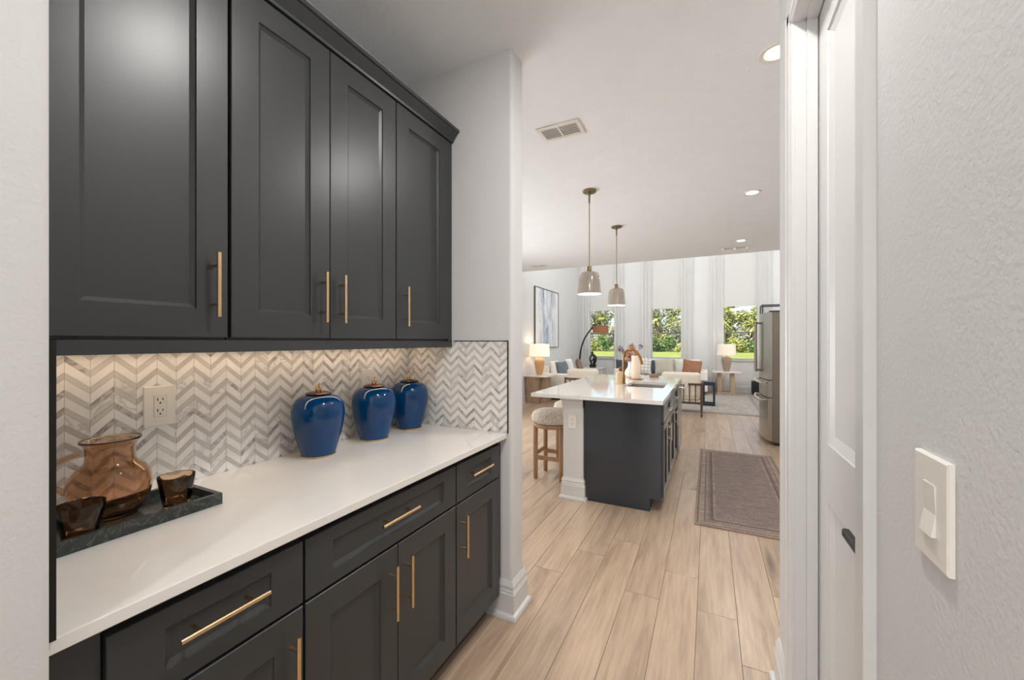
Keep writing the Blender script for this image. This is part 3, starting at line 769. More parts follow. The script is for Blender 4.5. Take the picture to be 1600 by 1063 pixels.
# undermount sink
bm = NB(); zs = .884
o1 = ringv(SX0-.012, SX1+.012, SY0-.012, SY1+.012, zs); i1 = ringv(SX0-.004, SX1+.004, SY0-.004, SY1+.004, zs); i2 = ringv(SX0+.004, SX1-.004, SY0+.004, SY1-.004, .70); i3 = ringv(SX0+.03, SX1-.03, SY0+.03, SY1-.03, .685)
o2 = ringv(SX0-.012, SX1+.012, SY0-.012, SY1+.012, .68)
for P, Q in ((o1, i1), (i1, i2), (i2, i3), (o1, o2)):
    for k in range(4): bm.faces.new((P[k], P[(k+1) % 4], Q[(k+1) % 4], Q[k]))
bm.faces.new(i3); bm.faces.new(o2)
t = thing('sink', 'rectangular steel sink set into the island worktop', 'sink', (-.6, 4.48, .68)); obj('basin', bm, 'steel', t)
obj('drain', lathe(NB(), [(0, .003), (.04, .003), (.045, .001), (.045, 0), (0, 0)], 24, (-.6, 4.48, .685)), 'nickel', t, 40)
# faucet
FX, FY = -.842, 4.46
t = thing('faucet', 'tall brass gooseneck faucet beside the island sink', 'faucet', (FX, FY, .915))
obj('base', lathe(NB(), [(0, 0), (.028, 0), (.028, .006), (.02, .012), (.018, .06), (.016, .075), (0, .075)], 24, (FX, FY, .915)), 'brass_dark', t, 40)
pts = [(FX, FY, .98), (FX, FY, 1.19)]+[(FX+.083-.083*math.cos(a), FY, 1.20+.088*math.sin(a)) for a in [PI*k/12 for k in range(1, 11)]]
e_ = Vector(pts[-1]); pts += [tuple(e_+Vector((.013, 0, -.03)))]
obj('neck', tube(NB(), pts, .0125, 14), 'brass_dark', t, 60)
obj('spray_head', tube(NB(), [tuple(e_+Vector((.011, 0, -.025))), tuple(e_+Vector((.03, 0, -.085))), tuple(e_+Vector((.037, 0, -.115)))], [.0145, .017, .018], 14), 'brass_dark', t, 50)
obj('lever', tube(NB(), [(FX, FY, .965), (FX, FY+.04, .972), (FX, FY+.1, 1.0)], [.009, .007, .005], 10), 'brass_dark', t, 50)
t = thing('soap_dispenser', 'tan ribbed soap bottle with brass pump beside the faucet', 'soap dispenser', (-.872, 4.375, .915))
obj('bottle', lathe(NB(), [(0, 0), (.032, 0)]+[(.034+(.0015 if k % 2 else 0), .006+k*.0115) for k in range(11)]+[(.03, .135), (.014, .142), (0, .142)], 28, (-.872, 4.375, .915)), 'soap', t, 60)
bm = tube(NB(), [(-.872, 4.375, 1.055), (-.872, 4.375, 1.09)], .012, 12); tube(bm, [(-.872, 4.375, 1.09), (-.83, 4.375, 1.088)], .005, 8); obj('pump', bm, 'brass_dark', t, 50)
t = thing('paper_towel_holder', 'upright paper towel roll on a brass plate behind the sink', 'paper towel', (-.80, 5.02, .915))
obj('plate', lathe(NB(), [(0, 0), (.085, 0), (.085, .006), (.08, .008), (0, .008)], 32, (-.80, 5.02, .915)), 'brass_dark', t, 40)
obj('roll', lathe(NB(), [(0, .009), (.05, .009), (.052, .012), (.052, .285), (.05, .288), (.02, .288), (.018, .27), (0, .27)], 32, (-.80, 5.02, .915)), 'paper', t, 40)
obj('post', tube(NB(), [(-.80, 5.02, 1.186), (-.80, 5.02, 1.225)], .006, 10), 'brass_dark', t, 40)
VX, VY = -.90, 5.26
t = thing('flower_vase', 'white vase of dried rose hydrangeas on the island', 'vase', (VX, VY, .915))
obj('vase', lathe(NB(), [(0, 0), (.055, 0), (.075, .02), (.082, .05), (.07, .09), (.042, .13), (.034, .17), (.036, .2), (.042, .21), (.036, .21), (.03, .19), (.03, .17), (0, .16)], 32, (VX, VY, .915)), 'white_ceramic', t, 60)
heads = [(0, 0, .335, .062), (-.055, .02, .295, .055), (.05, -.02, .30, .058), (.01, .04, .38, .05), (.04, .04, .25, .05), (-.03, -.04, .24, .05), (-.135, 0, .375, .034), (-.15, .03, .36, .026), (.115, .02, .395, .026), (-.11, -.02, .345, .03)]
bs = NB(); bmA, bmB = NB(), NB()
for i, (dx, dy, dz, rr) in enumerate(heads):
    tube(bs, [(VX, VY, 1.09), (VX+dx*.5, VY+dy*.5, .915+.2+(dz-.2)*.45), (VX+dx, VY+dy, .915+dz)], .0025, 6)
    B_ = bmB if i >= 6 else bmA
    for k in range(70 if i < 6 else 22):
        d = Vector((random.gauss(0, 1), random.gauss(0, 1), random.gauss(0, 1))).normalized(); p = Vector((VX+dx, VY+dy, .915+dz))+d*rr*random.uniform(.45, 1.1)
        a = Vector((random.gauss(0, 1), random.gauss(0, 1), random.gauss(0, 1))).cross(d).normalized(); c_ = d.cross(a); s_ = random.uniform(.009, .017)
        q = [B_.verts.new(p+a*s_*x+c_*s_*y+d*z) for x, y, z in ((-1, 0, .004), (0, -1, 0), (1, 0, .004), (0, 1, 0))]; B_.faces.new(q)
obj('stems', bs, 'stem', t); obj('blossoms', bmA, 'bloom', t, kind='stuff'); obj('dark_blossoms', bmB, 'bloom_dark', t, kind='stuff')
bm = NB(); lathe(bm, [(0, 0), (.05, 0), (.06, .02), (.05, .035), (.02, .045), (0, .045)], 20, (-.64, 5.42, .915))
solo('small_dish', bm, 'p_mauve', 'small brown bowl at the far edge of the island', 'bowl', (-.64, 5.42, .915), 50)

# counter stools
def stool():
    t = thing('counter_stool', 'x', 'stool', group='counter stools along the island')
    b = lathe(NB(), [(0, .555), (.19, .555), (.205, .57), (.215, .6), (.215, .625), (.203, .655), (.17, .675), (.09, .684), (0, .686)], 40)
    bmesh.ops.subdivide_edges(b, edges=b.edges[:], cuts=1)
    for v in b.verts:
        d = Vector((v.co.x, v.co.y, (v.co.z-.6)*2)).normalized(); v.co += d*.007*noise.noise(v.co*38)+d*.004*noise.noise(v.co*90)
    obj('seat', b, 'boucle', t, 80)
    obj('seat_ring', lathe(NB(), [(.12, .515), (.198, .515), (.2, .52), (.2, .552), (.12, .552)], 40), 'oak', t, 40)
    L = .135
    for sx in (-1, 1):
        for sy in (-1, 1): obj('leg', tube(NB(), [(sx*L, sy*L, 0), (sx*L, sy*L, .01), (sx*L, sy*L, .53)], [.018, .022, .024], 16), 'oak', t, 40)
    for s_ in (-1, 1):
        obj('stretcher', box(NB(), (-L, s_*L-.011, .195), (L, s_*L+.011, .235), .002), 'oak', t)
        obj('stretcher', box(NB(), (s_*L-.011, -L, .235), (s_*L+.011, L, .272), .002), 'oak', t)
    return t
S0 = stool(); S0.location = (-1.43, 3.83, 0); S0['label'] = 'round oak stool with shaggy seat nearest the white island post'
dup(S0, (-1.43, 4.47, 0), R(4), 'second shaggy-seat oak stool, mostly hidden behind the first')

# pendants
def pendant():
    t = thing('pendant_lamp', 'x', 'pendant lamp', group='pendants over the island')
    zt_ = CEIL-1.835   # heights measured from the shade's rim
    obj('canopy', lathe(NB(), [(0, zt_-.001), (.064, zt_-.001), (.064, zt_-.018), (.06, zt_-.021), (0, zt_-.021)], 32), 'bronze', t, 40)
    b = tube(NB(), [(0, 0, zt_-.02), (0, 0, zt_-.05)], .012, 12)
    obj('stem', tube(tube(b, [(0, 0, zt_-.05), (0, 0, zt_-.12)], .009, 10), [(0, 0, zt_-.12), (0, 0, .26)], .0045, 10), 'bronze', t, 40)
    obj('socket', lathe(NB(), [(0, .27), (.02, .27), (.022, .262), (.022, .226), (.03, .22), (.03, .214), (0, .214)], 24), 'bronze', t, 40)
    obj('lamp_shade', lathe(NB(), [(.02, .215), (.05, .215), (.066, .212), (.08, .204), (.089, .192), (.095, .175), (.099, .15), (.103, .12), (.1065, .08), (.1095, .045), (.112, .015), (.113, 0), (.1105, 0), (.1065, .045), (.1035, .08), (.1, .12), (.096, .15), (.092, .174), (.086, .19), (.077, .201), (.05, .211), (.02, .211)], 48), 'greige', t, 50)
    obj('lining', lathe(NB(), [(.1095, .004), (.1025, .08), (.095, .15), (.091, .173), (.085, .189), (.076, .2), (.05, .2095), (.02, .2095)], 48), 'shade_in', t, 50, label='glowing cream inside of the shade')
    obj('bulb', lathe(NB(), [(0, .06), (.02, .065), (.03, .085), (.028, .11), (.015, .14), (.013, .2), (0, .2)], 20), 'bulb', t, 60)
    return t
P0 = pendant(); P0.location = (-1.04, 3.79, 1.835); P0['label'] = 'greige dome pendant over the near half of the island'
dup(P0, (-1.055, 5.125, 1.835), 0, 'greige dome pendant over the far half of the island')
for y in (3.79, 5.125): lamp('pendant_bulb', 'POINT', (-1.05, y, 1.87), (0, 0, 0), 5, WARM, .03)

# ------------------------------------------------------------------ ceiling fittings
def downlight(x, y, label, e=14, loc_z=CEIL):
    t = thing('downlight', label, 'ceiling light', (x, y, loc_z), 'recessed ceiling lights')
    obj('trim_ring', lathe(NB(), [(.052, 0), (.08, 0), (.078, -.006), (.06, -.007), (.052, -.002)], 36, (x, y, loc_z)), 'register', t, 40)
    obj('lens', lathe(NB(), [(0, -.003), (.052, -.003), (.052, -.001), (0, -.001)], 36, (x, y, loc_z)), 'lens', t, 40)
    lamp('downlight_beam', 'AREA', (x, y, loc_z-.012), (0, 0, 0), e, (1, .975, .945), .12)
downlight(.305, 2.40, 'round ceiling light half hidden behind the door casing', 20)
downlight(.378, 4.55, 'round ceiling light above the kitchen runner')
downlight(.415, 6.64, 'round ceiling light near the fridge and ceiling edge')
downlight(-.1, .95, 'round ceiling light above the hall, nearest the camera', 19)
downlight(-.4, -.9, 'round ceiling light behind the photographer', 12)
def register(x0, x1, y0, y1, label, n, fins=False):
    t = thing('ceiling_register', label, 'vent', ((x0+x1)/2, (y0+y1)/2, CEIL), 'ceiling air registers')
    b = NB(); f = .028; z0, z1 = CEIL-.009, CEIL-.0005
    for a, c_ in (((x0, y0), (x1, y0+f)), ((x0, y1-f), (x1, y1)), ((x0, y0+f), (x0+f, y1-f)), ((x1-f, y0+f), (x1, y1-f))): box(b, (a[0], a[1], z0), (c_[0], c_[1], z1), .002)
    obj('frame', b, 'register', t)
    obj('backing', box(NB(), (x0+f, y0+f, CEIL-.002), (x1-f, y1-f, CEIL-.0005)), 'mid_grey', t)
    xm = (x0+x1)/2
    for k in range(n):
        yy = y0+f+(k+.5)*(y1-y0-2*f)/n
        for a, c_ in ((x0+f, xm-.005), (xm+.005, x1-f)):
            obj('slat', prism(NB(), [(yy-.011, CEIL-.010), (yy-.010, CEIL-.0115), (yy+.0115, CEIL-.0045), (yy+.0105, CEIL-.003)], 'x', a, c_), 'register', t)
    if fins: h = .04
    else: h = .012
    for xx in ((xm,) if not fins else (xm, x0+.012, x1-.012)):
        obj('divider', box(NB(), (xx-(.005 if not fins else .012), y0+f*.5, CEIL-h), (xx+(.005 if not fins else .012), y1-f*.5, CEIL-.001)), 'register', t)
register(-1.075, -.77, 2.53, 2.725, 'white louvred register in the ceiling in front of the pendants', 7)
register(-3.10, -2.79, 7.05, 7.2, 'white register at the ceiling edge above the left wall picture', 5)
register(.18, .53, 7.03, 7.16, 'white register with upright fins beside the far ceiling light', 5, True)

# ------------------------------------------------------------------ rugs, fridge
def rug(name, cx, cy, w_, l_, h, mat, label, fr):
    t = thing(name, label, 'rug', (cx, cy, 0.0005))
    b = box(NB(), (-w_/2, -l_/2, 0), (w_/2, l_/2, h), .003); bmesh.ops.translate(b, verts=b.verts, vec=t.location); obj('pile', b, mat, t)
    b = NB()
    for s_ in (-1, 1): box(b, (cx-w_/2, cy+s_*(l_/2+.004)-.004, .0005), (cx+w_/2, cy+s_*(l_/2+.004)+.004, h*.8))
    obj('binding', b, fr, t)
rug('runner_rug', .285, 4.455, .77, 2.32, .009, 'rug', 'faded brown patterned runner on the kitchen floor', 'p_mauve')
rug('area_rug', -.9, 10.1, 3.8, 3.1, .009, 'rug_big', 'large faded grey rug under the living room seating', 'p_mauve')

FY0, FY1 = 6.235, 7.15; FXS = .752
t = thing('refrigerator', 'steel french-door refrigerator at the right behind the door casing', 'refrigerator', (1.1, 6.7, 0))
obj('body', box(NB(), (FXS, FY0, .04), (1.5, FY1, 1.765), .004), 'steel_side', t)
obj('top_hinge', box(NB(), (FXS-.03, FY0+.02, 1.766), (FXS+.1, FY0+.12, 1.785)), 'black_metal', t)
obj('kick_plate', box(NB(), (FXS+.02, FY0+.02, 0), (1.45, FY1-.02, .039)), 'black_metal', t)
def bow(y0, y1, z0, z1, full=(FY0, FY1)):
    b = NB(); n = 10; P = []
    ym, hw = (full[0]+full[1])/2, (full[1]-full[0])/2
    ys = [y0+(y1-y0)*k/n for k in range(n+1)]
    poly = [(FXS-.002, ys[0])]+[(FXS-.05-.05*(1-((y-ym)/hw)**2), y) for y in ys]+[(FXS-.002, ys[-1])]
    return prism(b, poly, 'z', z0, z1)
ym = (FY0+FY1)/2
for a, c_, s_ in ((FY0, ym-.003, -1), (ym+.003, FY1, 1)):
    d = obj('door', bow(a, c_, .868, 1.765), 'steel', t, 30)
    yy = ym+s_*.05; b = NB(); xh = FXS-.1
    tube(b, [(xh-.05, yy, .95), (xh-.055, yy, 1.3), (xh-.05, yy, 1.66)], .014, 12); tube(b, [(xh+.005, yy, .97), (xh-.05, yy, .97)], .012, 10); tube(b, [(xh+.005, yy, 1.64), (xh-.05, yy, 1.64)], .012, 10)
    obj('handle', b, 'dark_steel', d, 50)
for z0, z1 in ((.636, .856), (.06, .624)):
    d = obj('drawer', bow(FY0, FY1, z0, z1), 'steel', t, 30); zz = z1-.035; b = NB()
    pts = [(FXS-.10-.055*(1-((y-ym)/.46)**2), y, zz) for y in [FY0+.06+k*(FY1-FY0-.12)/12 for k in range(13)]]
    tube(b, pts, .013, 12); tube(b, [(FXS-.05, FY0+.1, zz), (FXS-.115, FY0+.1, zz)], .011, 10); tube(b, [(FXS-.05, FY1-.1, zz), (FXS-.115, FY1-.1, zz)], .011, 10)
    obj('handle', b, 'nickel', d, 50)

# ------------------------------------------------------------------ living room: curtains, blinds
CURT = [(-3.63, -3.36), (-2.6, -2.32), (-1.8, -1.515), (-.73, -.42), (.03, .35), (1.15, 1.46)]
LB = ['sheer white curtain in the corner beside the left window', 'sheer white curtain right of the left window', 'sheer white curtain left of the middle window', 'sheer white curtain right of the middle window', 'sheer white curtain left of the right window', 'sheer white curtain behind the black shelf frame']
for (a, b), lab in zip(CURT, LB):
    bm = NB(); n = 40; H1 = 4.9
    rows = []
    for z in (.015, .6, 1.5, 2.6, 3.8, H1):
        k = 1+.10*math.sin(z*1.3+a*5)*(1-z/H1)
        rows.append([bm.verts.new(((a+b)/2+(b-a)/2*(2*i/n-1)*k, YF-.09+.016*math.sin(i/n*2*PI*3+a)*(1-.2*z/H1)+.006*math.sin(i*1.7+z), z)) for i in range(n+1)])
    for P_, Q_ in zip(rows, rows[1:]):
        for i in range(n): bm.faces.new((P_[i], P_[i+1], Q_[i+1], Q_[i]))
    bmesh.ops.solidify(bm, geom=bm.faces[:], thickness=.002)
    solo('curtain', bm, 'curtain', lab, 'curtain', ((a+b)/2, YF-.09, 0), 60, 'sheer curtains on the far wall')
t = thing('curtain_rod', 'long black curtain rod high on the far wall', 'curtain rod', (-1, YF-.09, 4.92)); obj('rod', tube(NB(), [(-3.7, YF-.09, 4.93), (1.6, YF-.09, 4.93)], .014, 12), 'black_metal', t, 40)
b = NB()
for x in (-3.4, -1, 1.4): box(b, (x-.01, YF-.1, 4.9), (x+.01, YF-.001, 4.92))
obj('bracket', b, 'black_metal', t)
for (a, b), lab in zip(WIN, ('tall pale roller blind over the left window', 'tall pale roller blind over the middle window', 'tall pale roller blind over the right window')):
    t = thing('roller_blind', lab, 'blind', ((a+b)/2, YF-.02, 2.33), 'roller blinds on the far wall')
    obj('fabric', box(NB(), (a-.005, YF-.022, 2.35), (b+.005, YF-.018, 4.7)), 'roller', t)
    obj('bottom_bar', box(NB(), (a-.005, YF-.028, 2.33), (b+.005, YF-.012, 2.352), .003), 'roller', t)
    obj('cassette', box(NB(), (a-.02, YF-.07, 4.7), (b+.02, YF-.001, 4.79), .006), 'plastic', t)

# ------------------------------------------------------------------ living room furniture
def sofa(w_, label, n, loose=True):
    t = thing('sofa', label, 'sofa'); d = .92
    obj('base', box(NB(), (-w_/2+.02, -d/2+.03, .09), (w_/2-.02, d/2, .30), .015, 2), 'sofa', t, 40)
    for s_ in (-1, 1): obj('arm', box(NB(), (s_*w_/2, -d/2, .09), (s_*(w_/2-.17), d/2, .62), .035, 3), 'sofa', t, 40)
    obj('back', box(NB(), (-w_/2+.17, d/2-.22, .28), (w_/2-.17, d/2, .78), .04, 3), 'sofa', t, 40)
    iw = (w_-.35)/n
    for k in range(n):
        x = -w_/2+.175+k*iw
        obj('seat_cushion', box(NB(), (x+.004, -d/2+.01, .305), (x+iw-.004, d/2-.22, .46), .04, 3), 'sofa', t, 40)
        if not loose: continue
        q = pillow(iw-.01, .46, .2); bmesh.ops.rotate(q, verts=q.verts, matrix=Matrix.Rotation(R(-12), 3, 'X')); bmesh.ops.translate(q, verts=q.verts, vec=(x+iw/2, d/2-.3, .68)); obj('back_cushion', q, 'sofa', t, 60)
    for sx in (-1, 1):
        for sy in (-1, 1): obj('leg', box(NB(), (sx*(w_/2-.09)-.025, sy*(d/2-.08)-.025, 0), (sx*(w_/2-.09)+.025, sy*(d/2-.08)+.025, .09)), 'walnut', t)
    return t
s = sofa(2.36, 'long pale sofa under the middle window', 3); s.location = (-1.215, 11.68, .001)
s = sofa(2.2, 'pale sofa along the left wall under the picture', 2, False); s.location = (-3.23, 9.93, .001); s.rotation_euler.z = R(90)
def cush(x, y, z, w_, h_, rz, rx, mat, label, ry=0):
    b = pillow(w_, h_, .16); o = obj('throw_pillow', b, mat, None, 60); o.location = (x, y, z); o.rotation_euler = (R(rx), R(ry), R(rz))
    return tag(o, label, 'cushion', 'throw pillows on the sofas')
cush(-2.14, 11.42, .665, .46, .42, 8, -18, 'p_navy', 'slate blue throw pillow at the left end of the far sofa')
cush(-1.63, 11.44, .69, .46, .44, 0, -18, 'plaid', 'white plaid throw pillow behind the paper towel')
cush(-1.36, 11.50, .68, .40, .40, -12, -18, 'p_navy', 'dark throw pillow tucked behind the tan check pillow')
cush(-1.08, 11.35, .70, .5, .45, -8, -16, 'plaid_tan', 'tan checked throw pillow in the middle of the far sofa', -6)
cush(-.40, 11.36, .69, .47, .42, 10, -16, 'p_brown', 'rust brown throw pillow at the right end of the far sofa', 8)
cush(-3.39, 9.24, .7, .44, .42, 88, -10, 'p_white', 'white throw pillow at the near end of the left sofa')
cush(-3.22, 9.33, .68, .46, .44, 76, -20, 'p_blue', 'grey blue throw pillow on the left sofa')
cush(-3.28, 9.78, .68, .46, .44, 84, -18, 'stripe_grey', 'cream patterned throw pillow on the left sofa')
cush(-3.33, 10.2, .70, .44, .46, 92, -14, 'p_white', 'white throw pillow behind the brown one on the left sofa')
cush(-3.17, 10.56, .7, .46, .44, 112, -14, 'p_mauve', 'brown taupe throw pillow at the far end of the left sofa')
def armchair():
    t = thing('spindle_armchair', 'x', 'armchair', group='spindle armchairs with backs to the kitchen'); w_, d = .74, .76
    for sx in (-1, 1):
        x = sx*(w_/2-.02)
        obj('leg', tube(NB(), [(x, -d/2, 0), (x, -d/2+.02, .3), (x, -d/2+.03, .615)], [.013, .021, .018], 10), 'walnut', t, 50)
        obj('leg', tube(NB(), [(x, d/2-.06, 0), (x, d/2-.08, .3), (x, d/2-.08, .57)], [.013, .021, .018], 10), 'walnut', t, 50)
        obj('arm', box(NB(), (x-.025, -d/2+.02, .585), (x+.025, d/2-.03, .612), .008, 2), 'walnut', t)
        obj('side_rail', box(NB(), (x-.012, -d/2+.03, .235), (x+.012, d/2-.08, .285)), 'walnut', t)
    obj('back_rail', box(NB(), (-w_/2+.02, -d/2+.012, .575), (w_/2-.02, -d/2+.038, .61), .005), 'walnut', t)
    obj('back_rail', box(NB(), (-w_/2+.02, -d/2+.01, .23), (w_/2-.02, -d/2+.036, .27), .005), 'walnut', t)
    for k in range(6):
        x = -w_/2+.12+k*(w_-.24)/5; obj('spindle', tube(NB(), [(x, -d/2+.024, .265), (x, -d/2+.024, .58)], .009, 8), 'walnut', t, 50)
    obj('front_rail', box(NB(), (-w_/2+.02, d/2-.09, .235), (w_/2-.02, d/2-.065, .285)), 'walnut', t)
    obj('seat_cushion', box(NB(), (-w_/2+.05, -d/2+.06, .285), (w_/2-.05, d/2-.05, .44), .04, 3), 'linen', t, 40)
    obj('back_cushion', box(NB(), (-w_/2+.03, -d/2+.045, .33), (w_/2-.03, -d/2+.22, .8), .06, 4), 'linen', t, 40)
    return t
A0 = armchair(); A0.location = (-.475, 8.36, .001); A0['label'] = 'cream armchair with dark spindle back just beyond the dishwasher'
dup(A0, (-2.36, 8.4, .001), R(-4), 'cream armchair seen over the left part of the island')
# end tables
def slab_top(b, x0, x1, y0, y1, z0, z1): return box(b, (x0, y0, z0), (x1, y1, z1), .006, 2)
t = thing('end_table', 'square oak end table with stone top at the near left', 'side table', (-3.46, 8.45, 0))
obj('table_top', slab_top(NB(), -3.72, -3.17, 8.12, 8.72, .585, .615), 'stone_top', t)
obj('leg', box(NB(), (-3.70, 8.17, 0), (-3.385, 8.30, .585), .004), 'table_oak', t); obj('leg', box(NB(), (-3.385, 8.3, 0), (-3.27, 8.62, .585), .004), 'table_oak', t)
t = thing('end_table', 'round-cornered side table on two oak legs under the right window', 'side table', (.4, 11.8, 0))
obj('table_top', slab_top(NB(), .08, .73, 11.6, 12.1, .565, .597), 'stone_top', t)
obj('leg', box(NB(), (.195, 11.7, .06), (.295, 12.0, .565), .004), 'table_oak', t); obj('leg', box(NB(), (.49, 11.7, .06), (.585, 12.0, .565), .004), 'table_oak', t)
obj('base', box(NB(), (.175, 11.66, 0), (.6, 12.04, .06), .006), 'table_oak', t)
t = thing('end_table', 'pale corner table carrying the dark sculpture', 'side table', (-3.08, 11.85, 0))
obj('table_top', slab_top(NB(), -3.39, -2.79, 11.55, 12.1, .565, .6), 'stone_top', t)
for x in (-3.36, -2.86): obj('leg', box(NB(), (x, 11.6, 0), (x+.05, 12.05, .565), .004), 'register', t)
def table_lamp(x, y, z, rs, hs, body, shade, label, e):
    t = thing('table_lamp', label, 'lamp', (x, y, z), 'ceramic table lamps')
    obj('base', lathe(NB(), [(0, 0), (.06, 0), (.062, .012), (.075, .05), (.1, .16), (.118, .28), (.118, .33), (.1, .37), (.06, .39), (.03, .4), (0, .4)], 32, (x, y, z)), body, t, 60)
    obj('neck', tube(NB(), [(x, y, z+.395), (x, y, z+.52)], .01, 10), 'bronze', t, 40)
    z0 = z+.425
    obj('lamp_shade', lathe(NB(), [(rs, 0), (rs*.94, hs), (rs*.935, hs), (rs*.993, 0)], 40, (x, y, z0)), shade, t, 50)
    obj('bulb', lathe(NB(), [(0, .1), (.03, .12), (.03, .15), (0, .17)], 16, (x, y, z0)), 'bulb', t, 50)
    lamp('table_lamp_bulb', 'POINT', (x, y, z0+.22), (0, 0, 0), e, WARM, .04)
table_lamp(-3.47, 8.42, .615, .235, .28, 'lamp_clay', 'lampshade', 'glowing lamp with tan ceramic base on the near left table', 2.5)
table_lamp(.405, 11.8, .597, .225, .285, 'lamp_clay_grey', 'lampshade_dim', 'lamp with taupe ceramic base in front of the right window', 2)
# arc lamp
t = thing('arc_floor_lamp', 'black arc floor lamp with rust drum shade before the left window', 'floor lamp', (-3.44, 11.4, 0))
obj('base', lathe(NB(), [(0, 0), (.15, 0), (.15, .03), (.14, .035), (0, .035)], 32, (-3.44, 11.4, 0)), 'black_metal', t, 40)
key = [(-3.46, .03), (-3.45, .4), (-3.43, .75), (-3.375, 1.17), (-3.25, 1.5), (-3.04, 1.78), (-2.9, 1.88), (-2.81, 1.905), (-2.78, 1.88)]
pts = []
for i in range(len(key)-1):
    p0, p1, p2, p3 = [Vector(key[min(max(j, 0), len(key)-1)]) for j in (i-1, i, i+1, i+2)]
    for k in range(6):
        u = k/6; q = .5*((2*p1)+(p2-p0)*u+(2*p0-5*p1+4*p2-p3)*u*u+(3*p1-p0-3*p2+p3)*u**3); pts.append((q.x, 11.4, q.y))
pts.append((key[-1][0], 11.4, key[-1][1]))
obj('pole', tube(NB(), pts, [.03-.016*i/len(pts) for i in range(len(pts))], 10), 'black_metal', t, 60)
obj('lamp_shade', lathe(NB(), [(.02, .2), (.215, .2), (.222, 0), (.218, 0), (.211, .195), (.02, .195)], 40, (-2.8, 11.4, 1.625)), 'rust', t, 50)
obj('diffuser', lathe(NB(), [(0, .004), (.212, .004), (.212, .008), (0, .008)], 32, (-2.8, 11.4, 1.625)), 'white_ceramic', t, 50)
obj('hanger', tube(NB(), [(-2.78, 11.4, 1.885), (-2.8, 11.4, 1.82)], .006, 8), 'black_metal', t)
# sculpture: two bent figures embracing, on a block
SXc, SYc, SZc = -3.11, 11.72, .6
t = thing('sculpture', 'small dark bronze sculpture on the corner table', 'sculpture', (SXc, SYc, SZc))
obj('plinth', box(NB(), (SXc-.085, SYc-.07, SZc), (SXc+.085, SYc+.07, SZc+.1), .004), 'black_metal', t)
b = NB()
tube(b, [(SXc+x, SYc, SZc+z) for x, z in ((.04, .1), (.06, .2), (.075, .3), (.03, .36), (-.01, .4), (-.02, .44), (-.01, .48))], [.03, .055, .05, .045, .028, .045, .02], 12)
tube(b, [(SXc+x, SYc+.01, SZc+z) for x, z in ((-.02, .1), (-.075, .18), (-.095, .27), (-.06, .35), (-.02, .39))], [.03, .03, .022, .025, .025], 10)
tube(b, [(SXc+x, SYc-.03, SZc+z) for x, z in ((.06, .3), (.02, .24), (-.03, .2), (-.06, .19))], [.025, .02, .018, .014], 10)
obj('figure', b, 'bronze_dark', t, 80)
# small dark stool, speaker, etagere
t = thing('open_frame_stool', 'small dark blue stool with open box frame beside the armchair', 'stool', (0, 9.55, .009)); x0, x1, y0, y1 = -.125, .115, 9.42, 9.72
obj('seat', box(NB(), (x0, y0, .44), (x1, y1, .52), .006, 2), 'navy', t)
for x in (x0, x1-.04):
    for y in (y0, y1-.04): obj('leg', box(NB(), (x, y, .0097), (x+.04, y+.04, .44)), 'navy', t)
obj('bottom_frame', box(box(box(box(NB(), (x0+.04, y0, .0097), (x1-.04, y0+.04, .06)), (x0+.04, y1-.04, .0097), (x1-.04, y1, .06)), (x0, y0+.04, .0097), (x0+.04, y1-.04, .06)), (x1-.04, y0+.04, .0097), (x1, y1-.04, .06)), 'navy', t)
t = thing('speaker', 'black cube speaker on the floor beside the black shelf frame', 'speaker', (1.11, 12.08, 0))
obj('cabinet', box(NB(), (1.0, 12.0, .01), (1.16, 12.28, .34), .006), 'speaker', t); obj('grille', box(NB(), (1.012, 11.99, .03), (1.148, 12.0, .33), .003), 'slot', t)
obj('foot', box(NB(), (1.02, 12.02, 0), (1.14, 12.26, .01)), 'black_metal', t)
t = thing('etagere', 'tall black metal shelf frame behind the refrigerator', 'shelf', (1.6, 12, 0))
for x in (1.2, 2.1):
    for y in (11.74, 12.18): obj('post', box(NB(), (x-.014, y-.014, 0), (x+.014, y+.014, 2.3)), 'black_metal', t)
for z in (.35, .95): obj('shelf', box(NB(), (1.22, 11.745, z), (2.08, 12.175, z+.02)), 'table_oak' if False else 'black_metal', t)
b = NB()
for y in (11.74, 12.18): box(b, (1.214, y-.014, 2.272), (2.086, y+.014, 2.3))
for x in (1.2, 2.1): box(b, (x-.014, 11.754, 2.272), (x+.014, 12.166, 2.3))
obj('top_frame', b, 'black_metal', t)
# picture
t = thing('framed_painting', 'large abstract blue and grey painting on the left living room wall', 'painting', (XL+.02, 9.507, 1.96))
y0, y1, z0, z1 = 8.697, 10.317, 1.225, 2.70
obj('canvas', box(NB(), (XL+.004, y0+.012, z0+.012), (XL+.03, y1-.012, z1-.012)), 'art', t)
b = NB()
for a, c_ in (((y0, z0), (y1, z0+.012)), ((y0, z1-.012), (y1, z1)), ((y0, z0+.012), (y0+.012, z1-.012)), ((y1-.012, z0+.012), (y1, z1-.012))): box(b, (XL+.001, a[0], a[1]), (XL+.045, c_[0], c_[1]))
obj('frame', b, 'canvas_frame', t)
outlet('wall_outlet', 'tiny white outlet low on the far wall behind the right side table', lambda u, v, n: (.33+u, YF-.0065-n, .36+v), .07, .115)

